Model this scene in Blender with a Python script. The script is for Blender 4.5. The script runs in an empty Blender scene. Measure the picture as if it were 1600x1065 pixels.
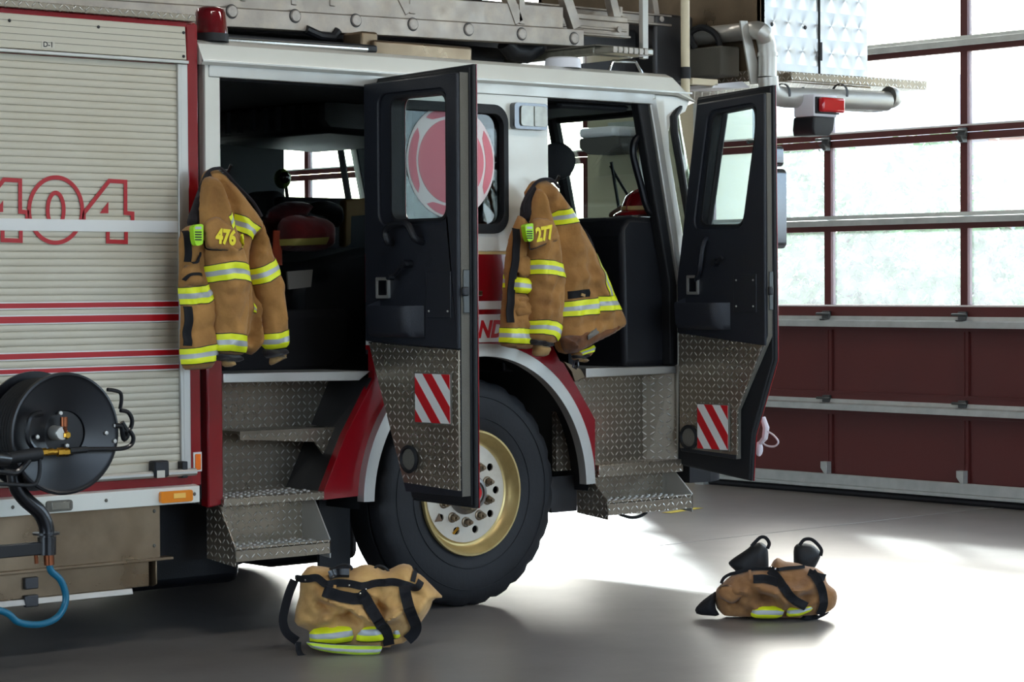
import bpy, bmesh, math, random
import numpy as np
from mathutils import Vector, Matrix, noise
from mathutils.geometry import tessellate_polygon, delaunay_2d_cdt
random.seed(7)
S = bpy.context.scene
COL = S.collection
PI = math.pi
# ------------------------------------------------------------------ camera solved from the photograph
F, CX, CY = 3769.0, 800.0, 532.5
_vr = Vector((5150-CX, 418-CY, F)).normalized()
_vl = Vector((-2467-CX, 463-CY, F))
_vl = (_vl - _vr*_vl.dot(_vr)).normalized()
_vz = _vr.cross(_vl)
if _vz.y > 0: _vz = -_vz
RW = Matrix((_vr, _vl, _vz))            # rows: world axes in camera coords (right, down, forward)
CAM = Vector((-7.26838, -8.63487, 1.51440))
def ray(px, py): return RW @ Vector((px-CX, py-CY, F))
def pX(px, py, x): d = ray(px, py); return CAM + d*((x-CAM.x)/d.x)
def pY(px, py, y): d = ray(px, py); return CAM + d*((y-CAM.y)/d.y)
def pZ(px, py, z): d = ray(px, py); return CAM + d*((z-CAM.z)/d.z)
cam = bpy.data.cameras.new('camera'); camo = bpy.data.objects.new('camera', cam); COL.objects.link(camo)
right = RW @ Vector((1,0,0)); up = RW @ Vector((0,-1,0)); fwd = RW @ Vector((0,0,1))
m = Matrix((right, up, -fwd)).transposed().to_4x4(); m.translation = CAM
camo.matrix_world = m
cam.sensor_fit = 'HORIZONTAL'; cam.sensor_width = 36; cam.lens = F/1600*36
cam.clip_start = .1; cam.clip_end = 300
S.camera = camo

# ------------------------------------------------------------------ materials
def lin(h):
    h = h.lstrip('#'); o = []
    for i in (0,2,4):
        c = int(h[i:i+2],16)/255
        o.append(c/12.92 if c <= .04045 else ((c+.055)/1.055)**2.4)
    return (*o, 1)
class NT:
    def __init__(s, name):
        s.m = bpy.data.materials.new(name); s.m.use_nodes = True
        s.t = s.m.node_tree; s.n = s.t.nodes; s.l = s.t.links
        s.b = s.n['Principled BSDF']; s.out = s.n['Material Output']
    def new(s, typ, **k):
        n = s.n.new(typ)
        for a, v in k.items():
            if a.startswith('i_'): n.inputs[a[2:]].default_value = v
            else: setattr(n, a, v)
        return n
    def math(s, op, a, b=None):
        n = s.n.new('ShaderNodeMath'); n.operation = op
        for i, v in enumerate((a, b)):
            if v is None: continue
            if isinstance(v, (int, float)): n.inputs[i].default_value = v
            else: s.l.new(v, n.inputs[i])
        return n.outputs[0]
def mat(name, col, rough=.5, metal=0., var=.0, vscale=6., bump=0., bscale=60., coat=0., spec=.5, dirt=None, dscale=2.5, damt=.35, trans=0., rvar=0., sheen=0.):
    t = NT(name); b = t.b
    c = lin(col)
    b.inputs['Base Color'].default_value = c; b.inputs['Roughness'].default_value = rough
    b.inputs['Metallic'].default_value = metal; b.inputs['Specular IOR Level'].default_value = spec
    b.inputs['Coat Weight'].default_value = coat
    b.inputs['Coat Roughness'].default_value = .06
    if sheen: b.inputs['Sheen Weight'].default_value = sheen
    if var or bump or dirt or rvar:
        tc = t.new('ShaderNodeTexCoord')
    if var:
        nz = t.new('ShaderNodeTexNoise', i_Scale=vscale, i_Detail=6.); t.l.new(tc.outputs['Object'], nz.inputs['Vector'])
        mr = t.new('ShaderNodeMapRange'); mr.inputs[1].default_value=.25; mr.inputs[2].default_value=.75
        mr.inputs[3].default_value = 1-var; mr.inputs[4].default_value = 1+var*.6
        t.l.new(nz.outputs[0], mr.inputs[0])
        mx = t.new('ShaderNodeMix', data_type='RGBA', blend_type='MULTIPLY'); mx.inputs[0].default_value = 1
        mx.inputs[6].default_value = c; t.l.new(mr.outputs[0], mx.inputs[7])
        t.l.new(mx.outputs[2], b.inputs['Base Color'])
    if dirt:
        nz = t.new('ShaderNodeTexNoise', i_Scale=dscale, i_Detail=8., i_Roughness=.65); t.l.new(tc.outputs['Object'], nz.inputs['Vector'])
        mr = t.new('ShaderNodeMapRange'); mr.inputs[1].default_value=.45; mr.inputs[2].default_value=.75; mr.inputs[4].default_value = damt
        t.l.new(nz.outputs[0], mr.inputs[0])
        mx = t.new('ShaderNodeMix', data_type='RGBA')
        t.l.new(mr.outputs[0], mx.inputs[0])
        src = b.inputs['Base Color'].links[0].from_socket if b.inputs['Base Color'].links else None
        if src: t.l.new(src, mx.inputs[6])
        else: mx.inputs[6].default_value = c
        mx.inputs[7].default_value = lin(dirt); t.l.new(mx.outputs[2], b.inputs['Base Color'])
    if rvar:
        nz = t.new('ShaderNodeTexNoise', i_Scale=vscale*1.7, i_Detail=5.); t.l.new(tc.outputs['Object'], nz.inputs['Vector'])
        mr = t.new('ShaderNodeMapRange'); mr.inputs[1].default_value=.3; mr.inputs[2].default_value=.7
        mr.inputs[3].default_value = max(.02, rough-rvar); mr.inputs[4].default_value = rough+rvar
        t.l.new(nz.outputs[0], mr.inputs[0]); t.l.new(mr.outputs[0], b.inputs['Roughness'])
    if bump:
        nz = t.new('ShaderNodeTexNoise', i_Scale=bscale, i_Detail=4.); t.l.new(tc.outputs['Object'], nz.inputs['Vector'])
        bp = t.new('ShaderNodeBump', i_Strength=bump, i_Distance=.01); t.l.new(nz.outputs[0], bp.inputs['Height'])
        t.l.new(bp.outputs[0], b.inputs['Normal'])
    return t.m
def diamond(name, col, rough=.3, cell=.031, height=.006, damt=.4, dirt='#4a3c30'):
    """raised-lug tread plate, lugs laid at alternating diagonals on metre UVs"""
    t = NT(name); b = t.b
    uv = t.new('ShaderNodeUVMap'); sp = t.new('ShaderNodeSeparateXYZ'); t.l.new(uv.outputs[0], sp.inputs[0])
    M = t.math
    u = M('DIVIDE', sp.outputs[0], cell); v = M('DIVIDE', sp.outputs[1], cell)
    par = M('MODULO', M('ABSOLUTE', M('ADD', M('FLOOR', u), M('FLOOR', v))), 2.)
    sg = M('SUBTRACT', M('MULTIPLY', par, 2.), 1.)
    fu = M('SUBTRACT', M('FRACT', u), .5); fv = M('SUBTRACT', M('FRACT', v), .5)
    a = M('ADD', fu, M('MULTIPLY', sg, fv)); c = M('SUBTRACT', fv, M('MULTIPLY', sg, fu))
    r = M('ADD', M('POWER', M('ABSOLUTE', M('DIVIDE', a, .62)), 2.), M('POWER', M('ABSOLUTE', M('DIVIDE', c, .165)), 2.))
    h = M('MAXIMUM', M('SUBTRACT', 1., r), 0.); h = M('POWER', h, .6)
    bp = t.new('ShaderNodeBump', i_Strength=1., i_Distance=height); t.l.new(h, bp.inputs['Height'])
    t.l.new(bp.outputs[0], b.inputs['Normal'])
    tc = t.new('ShaderNodeTexCoord')
    nz = t.new('ShaderNodeTexNoise', i_Scale=3.5, i_Detail=8., i_Roughness=.65); t.l.new(tc.outputs['Object'], nz.inputs['Vector'])
    mr = t.new('ShaderNodeMapRange'); mr.inputs[1].default_value=.35; mr.inputs[2].default_value=.72; mr.inputs[4].default_value=damt
    t.l.new(nz.outputs[0], mr.inputs[0])
    worn = M('MULTIPLY', mr.outputs[0], M('SUBTRACT', 1., M('MULTIPLY', h, .8)))
    mx = t.new('ShaderNodeMix', data_type='RGBA'); t.l.new(worn, mx.inputs[0])
    mx.inputs[6].default_value = lin(col); mx.inputs[7].default_value = lin(dirt)
    m3=t.new('ShaderNodeMix',data_type='RGBA'); t.l.new(M('MINIMUM',M('MULTIPLY',h,1.5),.95),m3.inputs[0]); t.l.new(mx.outputs[2],m3.inputs[6]); m3.inputs[7].default_value=lin('#f0ebe2')  # lugs painted pale: their bright glints put into the base colour
    t.l.new(m3.outputs[2], b.inputs['Base Color'])
    b.inputs['Metallic'].default_value = .8
    rr = t.new('ShaderNodeMapRange'); rr.inputs[1].default_value=.3; rr.inputs[2].default_value=.7
    rr.inputs[3].default_value = rough-.08; rr.inputs[4].default_value = rough+.14
    t.l.new(nz.outputs[0], rr.inputs[0]); t.l.new(rr.outputs[0], b.inputs['Roughness'])
    return t.m
def swirl(name, col):
    """engine-turned stainless sheet: overlapping brushed discs turn the highlight"""
    t = NT(name); b = t.b; M = t.math
    uv = t.new('ShaderNodeUVMap'); sp = t.new('ShaderNodeSeparateXYZ'); t.l.new(uv.outputs[0], sp.inputs[0])
    u = M('DIVIDE', sp.outputs[0], .115); v = M('DIVIDE', sp.outputs[1], .15)
    fu = M('SUBTRACT', M('FRACT', u), .5); fv = M('SUBTRACT', M('FRACT', v), .5)
    ang = M('ARCTAN2', fv, fu)
    h = M('SINE', M('MULTIPLY', ang, 2.))
    bp = t.new('ShaderNodeBump', i_Strength=.3, i_Distance=.012); t.l.new(h, bp.inputs['Height'])
    t.l.new(bp.outputs[0], b.inputs['Normal'])
    b.inputs['Base Color'].default_value = lin(col); b.inputs['Metallic'].default_value = .75; b.inputs['Roughness'].default_value = .34
    b.inputs['Anisotropic'].default_value = .5
    return t.m
def glass(name, col, tint=.9, gloss=.08, haze=0., rough=.02):
    t = NT(name)
    tr = t.new('ShaderNodeBsdfTransparent'); tr.inputs[0].default_value = lin(col)
    gl = t.new('ShaderNodeBsdfGlossy'); gl.inputs['Roughness'].default_value = rough
    lw = t.new('ShaderNodeLayerWeight', i_Blend=.25)
    fac = t.math('ADD', t.math('MULTIPLY', lw.outputs['Fresnel'], .35), gloss)
    mx = t.new('ShaderNodeMixShader'); t.l.new(fac, mx.inputs[0]); t.l.new(tr.outputs[0], mx.inputs[1]); t.l.new(gl.outputs[0], mx.inputs[2])
    last = mx
    if haze:
        tl = t.new('ShaderNodeBsdfTranslucent'); tl.inputs[0].default_value = (.92,.97,1,1)
        tc = t.new('ShaderNodeTexCoord'); nz = t.new('ShaderNodeTexNoise', i_Scale=7., i_Detail=7.); t.l.new(tc.outputs['Object'], nz.inputs['Vector'])
        mr = t.new('ShaderNodeMapRange'); mr.inputs[3].default_value = haze*.5; mr.inputs[4].default_value = haze*1.4
        t.l.new(nz.outputs[0], mr.inputs[0])
        m2 = t.new('ShaderNodeMixShader'); t.l.new(mr.outputs[0], m2.inputs[0])
        t.l.new(mx.outputs[0], m2.inputs[1]); t.l.new(tl.outputs[0], m2.inputs[2]); last = m2
    t.l.new(last.outputs[0], t.out.inputs['Surface'])
    return t.m
def fabric(name, col, dark, rough=.85, scale=420., fold=.25):
    t = NT(name); b = t.b
    tc = t.new('ShaderNodeTexCoord')
    nz = t.new('ShaderNodeTexNoise', i_Scale=5., i_Detail=7., i_Roughness=.6); t.l.new(tc.outputs['Object'], nz.inputs['Vector'])
    mr = t.new('ShaderNodeMapRange'); mr.inputs[1].default_value=.35; mr.inputs[2].default_value=.72
    t.l.new(nz.outputs[0], mr.inputs[0])
    mx = t.new('ShaderNodeMix', data_type='RGBA'); t.l.new(mr.outputs[0], mx.inputs[0])
    mx.inputs[6].default_value = lin(col); mx.inputs[7].default_value = lin(dark); t.l.new(mx.outputs[2], b.inputs['Base Color'])
    w = t.new('ShaderNodeTexNoise', i_Scale=scale, i_Detail=2.); t.l.new(tc.outputs['Object'], w.inputs['Vector'])
    n2 = t.new('ShaderNodeTexNoise', i_Scale=22., i_Detail=4.); t.l.new(tc.outputs['Object'], n2.inputs['Vector'])
    hh = t.math('ADD', t.math('MULTIPLY', w.outputs[0], .18), t.math('MULTIPLY', n2.outputs[0], 1.2))
    bp = t.new('ShaderNodeBump', i_Strength=fold, i_Distance=.012); t.l.new(hh, bp.inputs['Height']); t.l.new(bp.outputs[0], b.inputs['Normal'])
    b.inputs['Roughness'].default_value = rough; b.inputs['Specular IOR Level'].default_value = .25
    b.inputs['Sheen Weight'].default_value = .15
    return t.m
M = {}
M['white'] = mat('white_paint', '#e6e6dc', .28, coat=.5, dirt='#c9c3b0', dscale=1.6, damt=.25)
M['red'] = mat('red_paint', '#8c0816', .22, coat=.8, var=.08, vscale=2)
M['redband'] = mat('red_stripe_film', '#b20a18', .35, coat=.2)
M['redletter'] = mat('red_letter_film', '#c2101c', .4)
M['whitefilm'] = mat('white_reflective_film', '#e2e2de', .35)
M['gold'] = mat('gold_pinstripe', '#d6b878', .4)
M['slat'] = mat('shutter_paint', '#c6bfad', .42, metal=.25, var=.05, vscale=2.2, dirt='#a89a7c', dscale=2.2, damt=.35)
M['alu'] = mat('satin_aluminium', '#c2c0ba', .42, metal=.75, var=.06, vscale=4, rvar=.08)
M['ladder'] = mat('ladder_aluminium', '#a89f96', .45, metal=.7, var=.22, vscale=7, dirt='#c8b8a4', dscale=9, damt=.5, rvar=.1)
M['chrome'] = mat('chrome', '#c4c4c4', .16, metal=1.)
M['steel'] = mat('brushed_stainless', '#8c7a64', .34, metal=.85, var=.2, vscale=3, rvar=.1, dirt='#4e3c2a', dscale=2.5, damt=.4)
M['plate'] = diamond('tread_plate', '#a89d8c', .27)
M['platedim'] = diamond('tread_plate_worn', '#9f9484', .29, damt=.6)
M['swirl'] = swirl('engine_turned_stainless', '#d4d6d8')
M['sheetdark'] = mat('dark_steel_sheet', '#4a4a4c', .42, metal=.7, var=.2, vscale=3, rvar=.1)
M['black'] = mat('black_plastic', '#101218', .48, bump=.12, bscale=180)
M['trim'] = mat('door_trim_black', '#1c1f27', .5, bump=.15, bscale=240)
M['blackmetal'] = mat('black_metal', '#0b0d12', .28, coat=.3)
M['rubber'] = mat('black_rubber', '#0e1014', .62, bump=.1, bscale=90)
M['seal'] = mat('grey_seal', '#67645b', .85, bump=.4, bscale=260)
M['tyre'] = mat('tyre_rubber', '#14161b', .62, var=.3, vscale=5, bump=.12, bscale=40)
M['rim'] = mat('rim_paint', '#d8d2c4', .36, metal=.35, dirt='#8d7448', dscale=4, damt=.35)
M['rimgold'] = mat('rim_gold', '#cdb77e', .36, metal=.7, dirt='#94763e', dscale=5, damt=.6)
M['redcap'] = mat('red_hub_cap', '#d01424', .3, coat=.5)
M['interior'] = mat('cab_interior', '#14171d', .7, var=.15)
M['interior2'] = mat('cab_interior_blue_grey', '#1b2027', .55)
M['navy'] = mat('navy_panel', '#121722', .5)
M['seat'] = mat('seat_fabric', '#1a1b20', .9)
M['coat'] = fabric('turnout_fabric', '#b38349', '#896035', fold=.4)
M['pants'] = fabric('turnout_trouser_fabric', '#d6ab6c', '#b0834a', fold=.4)
M['pants2'] = fabric('turnout_trouser_fabric_brown', '#a87a4c', '#7c5636', fold=.4)
M['lining'] = fabric('coat_lining', '#262022', '#17151a')
M['velcro'] = mat('black_webbing', '#0c0c12', .85, bump=.4, bscale=500)
M['lime'] = mat('lime_reflective', '#ecf422', .5); 
M['lime2'] = mat('lime_reflective_pale', '#c8e63c', .5)
M['silver'] = mat('silver_reflective', '#b4b8ba', .4, metal=.15)
M['yellowtext'] = mat('yellow_letter', '#f0de1e', .5)
M['radio'] = mat('lime_plastic', '#a8e400', .4)
M['knit'] = fabric('knit_wrist', '#b99662', '#8f6f44')
M['brass'] = mat('brass', '#c99a3e', .28, metal=1., var=.15, vscale=30)
M['copper'] = mat('copper', '#8a5238', .35, metal=1.)
M['teal'] = mat('teal_hose', '#0a6684', .35)
M['ladderboss']=mat('rail_boss_aluminium','#b4aca4',.5,metal=.6,var=.2,vscale=40)
M['reel']=mat('reel_black_steel','#080a10',.34)
M['mirrorgrey']=mat('mirror_housing_chrome','#74767a',.25,metal=.9)
M['orange'] = mat('orange_lens', '#ff7a10', .25, coat=.6)
M['amber'] = mat('amber_lens', '#f08a10', .2, coat=.6)
M['amberhot'] = mat('amber_bulb', '#ffc860', .3)
M['redlens'] = mat('red_lens', '#c80d1c', .12, coat=1., var=.1, vscale=20)
M['darkredlens'] = mat('dark_red_lens', '#6c0612', .08, coat=1., var=.4, vscale=16)
M['lens'] = mat('clear_lens', '#8b887c', .2, metal=.3, coat=.8, var=.2, vscale=25)
M['maroon'] = mat('maroon_door_steel', '#54201c', .5, var=.1, vscale=1.5, bump=.1, bscale=200)
M['galv'] = mat('galvanised_steel', '#b2b7b3', .45, metal=.35, var=.15, vscale=10, rvar=.1)
M['galvdark'] = mat('dark_hinge_steel', '#5b5d5c', .45, metal=.8)
M['cream'] = mat('cream_paint', '#d8ccae', .5)
M['wall'] = mat('beige_block_wall', '#b5ae94', .85, var=.06, vscale=1.2, bump=.15, bscale=60)
M['ceil'] = mat('ceiling_grey', '#6a6a66', .9)
M['blockdark'] = mat('grey_block_wall', '#4e4c48', .9, var=.1, vscale=1.5)
M['carglass'] = glass('cab_glass', '#f0f8f8', gloss=.03)
M['windglass'] = glass('tinted_windscreen', '#dcefed', gloss=.035)
M['darkglass'] = glass('side_glass', '#5c6068', gloss=.07)
M['doorglass'] = glass('overhead_door_glass', '#f2f8fa', gloss=.01, haze=.065)
M['decalw'] = mat('decal_white', '#f2e6e4', .45)
M['decalr'] = mat('decal_red', '#e8808c', .45)
M['yellow'] = mat('yellow_floor_paint', '#c8b430', .7, var=.2, vscale=8)
M['whiteplastic'] = mat('white_plastic', '#e4e4ea', .4)
M['tag'] = mat('label_white', '#cfcabc', .6)
M['ink'] = mat('black_ink', '#16161a', .6)
M['tan'] = mat('tan_vinyl', '#7a5a22', .7)
M['redcloth'] = fabric('red_cloth', '#5c0f12', '#380a0c')
M['orangecloth'] = fabric('orange_cloth', '#8a3418', '#5c2010')
M['paleyellow'] = mat('pale_reflective', '#8f8440', .6)
M['paper'] = mat('paper', '#6f6c66', .8)
M['green'] = mat('green_rubber', '#56701c', .5)
M['helmet'] = mat('helmet_red', '#7c0e16', .22, coat=.8)
M['rimhub']=mat('hub_grey_metal','#8f8c88',.35,metal=.9,var=.15)
M['leather'] = fabric('leather_glove', '#5a4232', '#3c2c22')
# ------------------------------------------------------------------ mesh building
def V3(p): return Vector((float(p[0]), float(p[1]), float(p[2])))
class MB:
    def __init__(s): s.v=[]; s.f=[]; s.mi=[]
    def add(s, vs, fs, mi=0):
        b=len(s.v); s.v.extend(V3(p) for p in vs); s.f.extend(tuple(b+i for i in f) for f in fs); s.mi.extend([mi]*len(fs)); return s
    def box(s, x0,x1,y0,y1,z0,z1, mi=0):
        return s.hexa([(x0,y0,z0),(x1,y0,z0),(x1,y1,z0),(x0,y1,z0),(x0,y0,z1),(x1,y0,z1),(x1,y1,z1),(x0,y1,z1)], mi)
    def hexa(s, p, mi=0):
        return s.add(p, [(3,2,1,0),(4,5,6,7),(0,1,5,4),(1,2,6,5),(2,3,7,6),(3,0,4,7)], mi)
    def prism(s, pts, ext, holes=(), mi=0, side_mi=None):
        """planar outline (with holes) given a thickness vector"""
        side_mi = mi if side_mi is None else side_mi
        loops=[[V3(p) for p in pts]]+[[V3(p) for p in h] for h in holes]
        ext=V3(ext); tri=tessellate_polygon(loops); flat=[p for l in loops for p in l]; n=len(flat)
        nrm=Vector((0,0,0)); L=loops[0]
        for i in range(len(L)): nrm+=L[i].cross(L[(i+1)%len(L)])
        ccw = nrm.dot(ext) < 0          # outline faces away from ext
        fs=[]
        for t in tri:
            a,b,c=t; tn=(flat[b]-flat[a]).cross(flat[c]-flat[a])
            if tn.dot(ext)>0: t=(a,c,b)
            fs.append(tuple(t)); 
        s.add(flat+[p+ext for p in flat], fs+[tuple(n+i for i in reversed(f)) for f in fs], mi)
        k=0; sf=[]
        for li,l in enumerate(loops):
            m=len(l)
            ln=Vector((0,0,0))
            for i in range(m): ln+=(l[i]).cross(l[(i+1)%m])
            flip = (ln.dot(ext)>0) ^ (li>0)
            for i in range(m):
                a,b=k+i,k+(i+1)%m
                sf.append((a,b,n+b,n+a) if flip else (b,a,n+a,n+b))
            k+=m
        s.add(flat+[p+ext for p in flat], sf, side_mi)
        return s
    def tube(s, pts, r, seg=12, mi=0, cap=True, closed=False, flat=1.0):
        pts=[V3(p) for p in pts]; n=len(pts); rs=r if isinstance(r,(list,tuple)) else [r]*n
        ref=None; vs=[]; fs=[]
        for i,p in enumerate(pts):
            if closed: t=pts[(i+1)%n]-pts[i-1]
            else: t=pts[min(i+1,n-1)]-pts[max(i-1,0)]
            t.normalize()
            if ref is None:
                ref=Vector((0,0,1)) if abs(t.z)<.9 else Vector((1,0,0))
            a=ref-t*ref.dot(t); a.normalize(); ref=a; b=t.cross(a)
            for k in range(seg):
                q=2*PI*k/seg; vs.append(p+a*(math.cos(q)*rs[i])+b*(math.sin(q)*rs[i]*flat))
        for i in range(n if closed else n-1):
            j=(i+1)%n
            for k in range(seg):
                k2=(k+1)%seg; fs.append((i*seg+k,i*seg+k2,j*seg+k2,j*seg+k))
        if cap and not closed:
            fs.append(tuple(range(seg-1,-1,-1))); fs.append(tuple((n-1)*seg+k for k in range(seg)))
        return s.add(vs,fs,mi)
    def lathe(s, prof, o, axis, seg=48, mi=0, mod=None, closed=False):
        """prof: (radius, height along axis)"""
        o=V3(o); ax=V3(axis).normalized(); a=(Vector((0,0,1)) if abs(ax.z)<.9 else Vector((1,0,0))); a=(a-ax*a.dot(ax)).normalized(); b=ax.cross(a)
        vs=[];fs=[];n=len(prof)
        for i,(r,h) in enumerate(prof):
            for k in range(seg):
                q=2*PI*k/seg; rr=r if mod is None else mod(i,k,r)
                vs.append(o+ax*h+a*(math.cos(q)*rr)+b*(math.sin(q)*rr))
        for i in range(n if closed else n-1):
            j=(i+1)%n
            for k in range(seg):
                k2=(k+1)%seg; fs.append((i*seg+k,j*seg+k,j*seg+k2,i*seg+k2))
        return s.add(vs,fs,mi)
    def ball(s, c, rad, seg=20, mi=0, fn=None):
        c=V3(c); rx,ry,rz=rad if isinstance(rad,(tuple,list)) else (rad,)*3; rings=seg//2; vs=[];fs=[]
        for i in range(rings+1):
            th=PI*i/rings
            for k in range(seg):
                ph=2*PI*k/seg; d=Vector((math.sin(th)*math.cos(ph),math.sin(th)*math.sin(ph),math.cos(th)))
                q=fn(d) if fn else 1
                vs.append(c+Vector((d.x*rx,d.y*ry,d.z*rz))*q)
        for i in range(rings):
            for k in range(seg):
                k2=(k+1)%seg; fs.append((i*seg+k,(i+1)*seg+k,(i+1)*seg+k2,i*seg+k2))
        return s.add(vs,fs,mi)
    def ribbon(s, pts, width, nrm, mi=0, closed=False, thick=.0012):
        """flat mitred stripe following pts, seen along nrm"""
        pts=[V3(p) for p in pts]; n=len(pts); nrm=V3(nrm).normalized(); L=[];R=[]
        for i,p in enumerate(pts):
            p0=pts[i-1] if (closed or i>0) else None; p1=pts[(i+1)%n] if (closed or i<n-1) else None
            ds=[]
            if p0 is not None and (p-p0).length>1e-9: ds.append((p-p0).normalized())
            if p1 is not None and (p1-p).length>1e-9: ds.append((p1-p).normalized())
            t=sum(ds,Vector((0,0,0))).normalized(); sd=nrm.cross(t).normalized()
            c=1.0
            if len(ds)==2: c=max(.45,abs(sd.dot(nrm.cross(ds[0]).normalized())))
            L.append(p+sd*(width/2/c)); R.append(p-sd*(width/2/c))
        vs=L+R+[q+nrm*thick for q in L]+[q+nrm*thick for q in R]; fs=[]
        for i in range(n if closed else n-1):
            j=(i+1)%n
            fs+= [(2*n+i,3*n+i,3*n+j,2*n+j),(i,j,n+j,n+i),(i,2*n+i,2*n+j,j),(n+i,n+j,3*n+j,3*n+i)]
        return s.add(vs,fs,mi)
    def build(s, name, mats, parent=None, bevel=0., smooth=32, segs=2, uvrot=False):
        me=bpy.data.meshes.new(name); me.from_pydata([tuple(p) for p in s.v],[],s.f)
        mats=mats if isinstance(mats,(list,tuple)) else [mats]
        for q in mats: me.materials.append(M[q] if isinstance(q,str) else q)
        me.polygons.foreach_set('material_index', s.mi)
        bm=bmesh.new(); bm.from_mesh(me); bmesh.ops.remove_doubles(bm, verts=bm.verts, dist=1e-5)
        bmesh.ops.recalc_face_normals(bm, faces=bm.faces); bm.to_mesh(me); bm.free()
        uv=me.uv_layers.new(name='UVMap'); nl=len(me.loops)
        for p in me.polygons:
            ax=max(range(3), key=lambda i: abs(p.normal[i]))
            for li in p.loop_indices:
                c=me.vertices[me.loops[li].vertex_index].co
                uv.data[li].uv=((c.y,c.z),(c.x,c.z),(c.x,c.y))[ax]
        o=bpy.data.objects.new(name, me); COL.objects.link(o)
        if smooth:
            for p in me.polygons: p.use_smooth=True
            me.set_sharp_from_angle(angle=math.radians(smooth))
        if bevel:
            md=o.modifiers.new('bevel','BEVEL'); md.width=bevel; md.segments=segs; md.limit_method='ANGLE'; md.angle_limit=math.radians(40); md.use_clamp_overlap=True
            md.harden_normals=False
        attach(o, parent)
        return o
def attach(o, parent):
    if parent is not None:
        k=parent; n=0
        while k.parent is not None: k=k.parent; n+=1
        if n>=2: parent=parent.parent            # thing > part > sub-part, no deeper
        o.parent=parent
        if parent.type=='EMPTY': o.matrix_parent_inverse=Matrix.Translation(-parent.location)
def tag(o, label=None, cat=None, group=None, kind=None):
    if label: o['label']=label
    if cat: o['category']=cat
    if group: o['group']=group
    if kind: o['kind']=kind
    return o
def thing(name, label, cat, loc, group=None, kind=None):
    o=bpy.data.objects.new(name,None); COL.objects.link(o); o.location=loc; o.empty_display_size=.1
    return tag(o,label,cat,group,kind)
def struct(o): o['kind']='structure'; return o
def text(name, s, material, origin, ux, uy, size, parent=None, depth=.0015, shear=0., bold=0., sx=1., align='CENTER'):
    """lettering laid on the plane spanned by ux (reading direction) and uy"""
    c=bpy.data.curves.new(name,'FONT'); c.body=s; c.size=1; c.align_x=align; c.align_y='CENTER'; c.shear=shear; c.offset=bold; c.resolution_u=6
    t=bpy.data.objects.new('tmp',c); COL.objects.link(t)
    dg=bpy.context.evaluated_depsgraph_get(); me=t.evaluated_get(dg).to_mesh()
    ux=V3(ux).normalized(); uy=V3(uy).normalized(); n=ux.cross(uy); o=V3(origin)
    vs=[o+ux*(v.co.x*size*sx)+uy*(v.co.y*size) for v in me.vertices]; fs=[tuple(p.vertices) for p in me.polygons]
    mb=MB(); mb.add([v+n*depth for v in vs],fs)
    t.evaluated_get(dg).to_mesh_clear(); bpy.data.objects.remove(t); bpy.data.curves.remove(c)
    return mb.build(name, material, parent, smooth=0)
def rrect(u0,u1,v0,v1,r,seg=5):
    o=[]
    for (cx,cy,a0) in ((u1-r,v1-r,0),(u0+r,v1-r,90),(u0+r,v0+r,180),(u1-r,v0+r,270)):
        for i in range(seg+1):
            a=math.radians(a0+90*i/seg); o.append((cx+r*math.cos(a),cy+r*math.sin(a)))
    return o
def rpoly(pts, r, seg=4):
    """round the corners of a 2-D outline"""
    o=[];n=len(pts)
    for i in range(n):
        p=Vector(pts[i]); a=Vector(pts[i-1])-p; b=Vector(pts[(i+1)%n])-p
        k=min(r, a.length*.45, b.length*.45); q0=p+a.normalized()*k; q1=p+b.normalized()*k
        for j in range(seg+1):
            t=j/seg; o.append(tuple(q0*(1-t)**2+p*2*t*(1-t)+q1*t*t))
    return o
def circ(cx,cy,r,n=32,rz=None):
    rz=rz or r
    return [(cx+r*math.cos(2*PI*i/n),cy+rz*math.sin(2*PI*i/n)) for i in range(n)]
def onY(pts,y): return [(u,y,v) for u,v in pts]
def onX(pts,x): return [(x,u,v) for u,v in pts]
def qY(pts,y): return [((q:=pY(a,b,y)).x,q.z) for a,b in pts]
def qX(pts,x): return [((q:=pX(a,b,x)).y,q.z) for a,b in pts]
def catmull(pts, n=6, closed=False):
    P=[V3(p) if len(p)==3 else Vector(p) for p in pts]; m=len(P); o=[]
    for i in range(m if closed else m-1):
        p0=P[i-1] if (closed or i>0) else P[0]; p1=P[i]; p2=P[(i+1)%m]; p3=P[(i+2)%m] if (closed or i+2<m) else P[-1]
        for k in range(n):
            t=k/n; o.append(p1*1.0 if k==0 else .5*((2*p1)+(p2-p0)*t+(2*p0-5*p1+4*p2-p3)*t*t+(3*p1-p0-3*p2+p3)*t**3))
    if not closed: o.append(P[-1])
    return o
# ------------------------------------------------------------------ cloth: padded outlines with folds
class Plane:
    """a vertical working plane at its true distance; N points towards the viewer side"""
    def __init__(s, O, U, V, N): s.O,s.U,s.V,s.N=V3(O),V3(U),V3(V),V3(N)
    def uv(s, px, py, n=0.):
        d=ray(px,py); t=(s.O+s.N*n-CAM).dot(s.N)/d.dot(s.N); p=CAM+d*t-s.O
        return (p.dot(s.U),p.dot(s.V))
    def at(s,u,v,n=0.): return s.O+s.U*u+s.V*v+s.N*n
def planeY(y): return Plane((0,y,0),(1,0,0),(0,0,1),(0,-1,0))
def segdist(P, poly, closed=True):
    P=np.asarray(P); d=np.full(len(P),1e9); A=np.asarray(poly,float); n=len(A)
    for i in range(n if closed else n-1):
        a=A[i]; b=A[(i+1)%n]; ab=b-a; L=ab.dot(ab)+1e-12
        t=np.clip(((P-a)@ab)/L,0,1); d=np.minimum(d,np.hypot(*(P-(a+t[:,None]*ab)).T))
    return d
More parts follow.
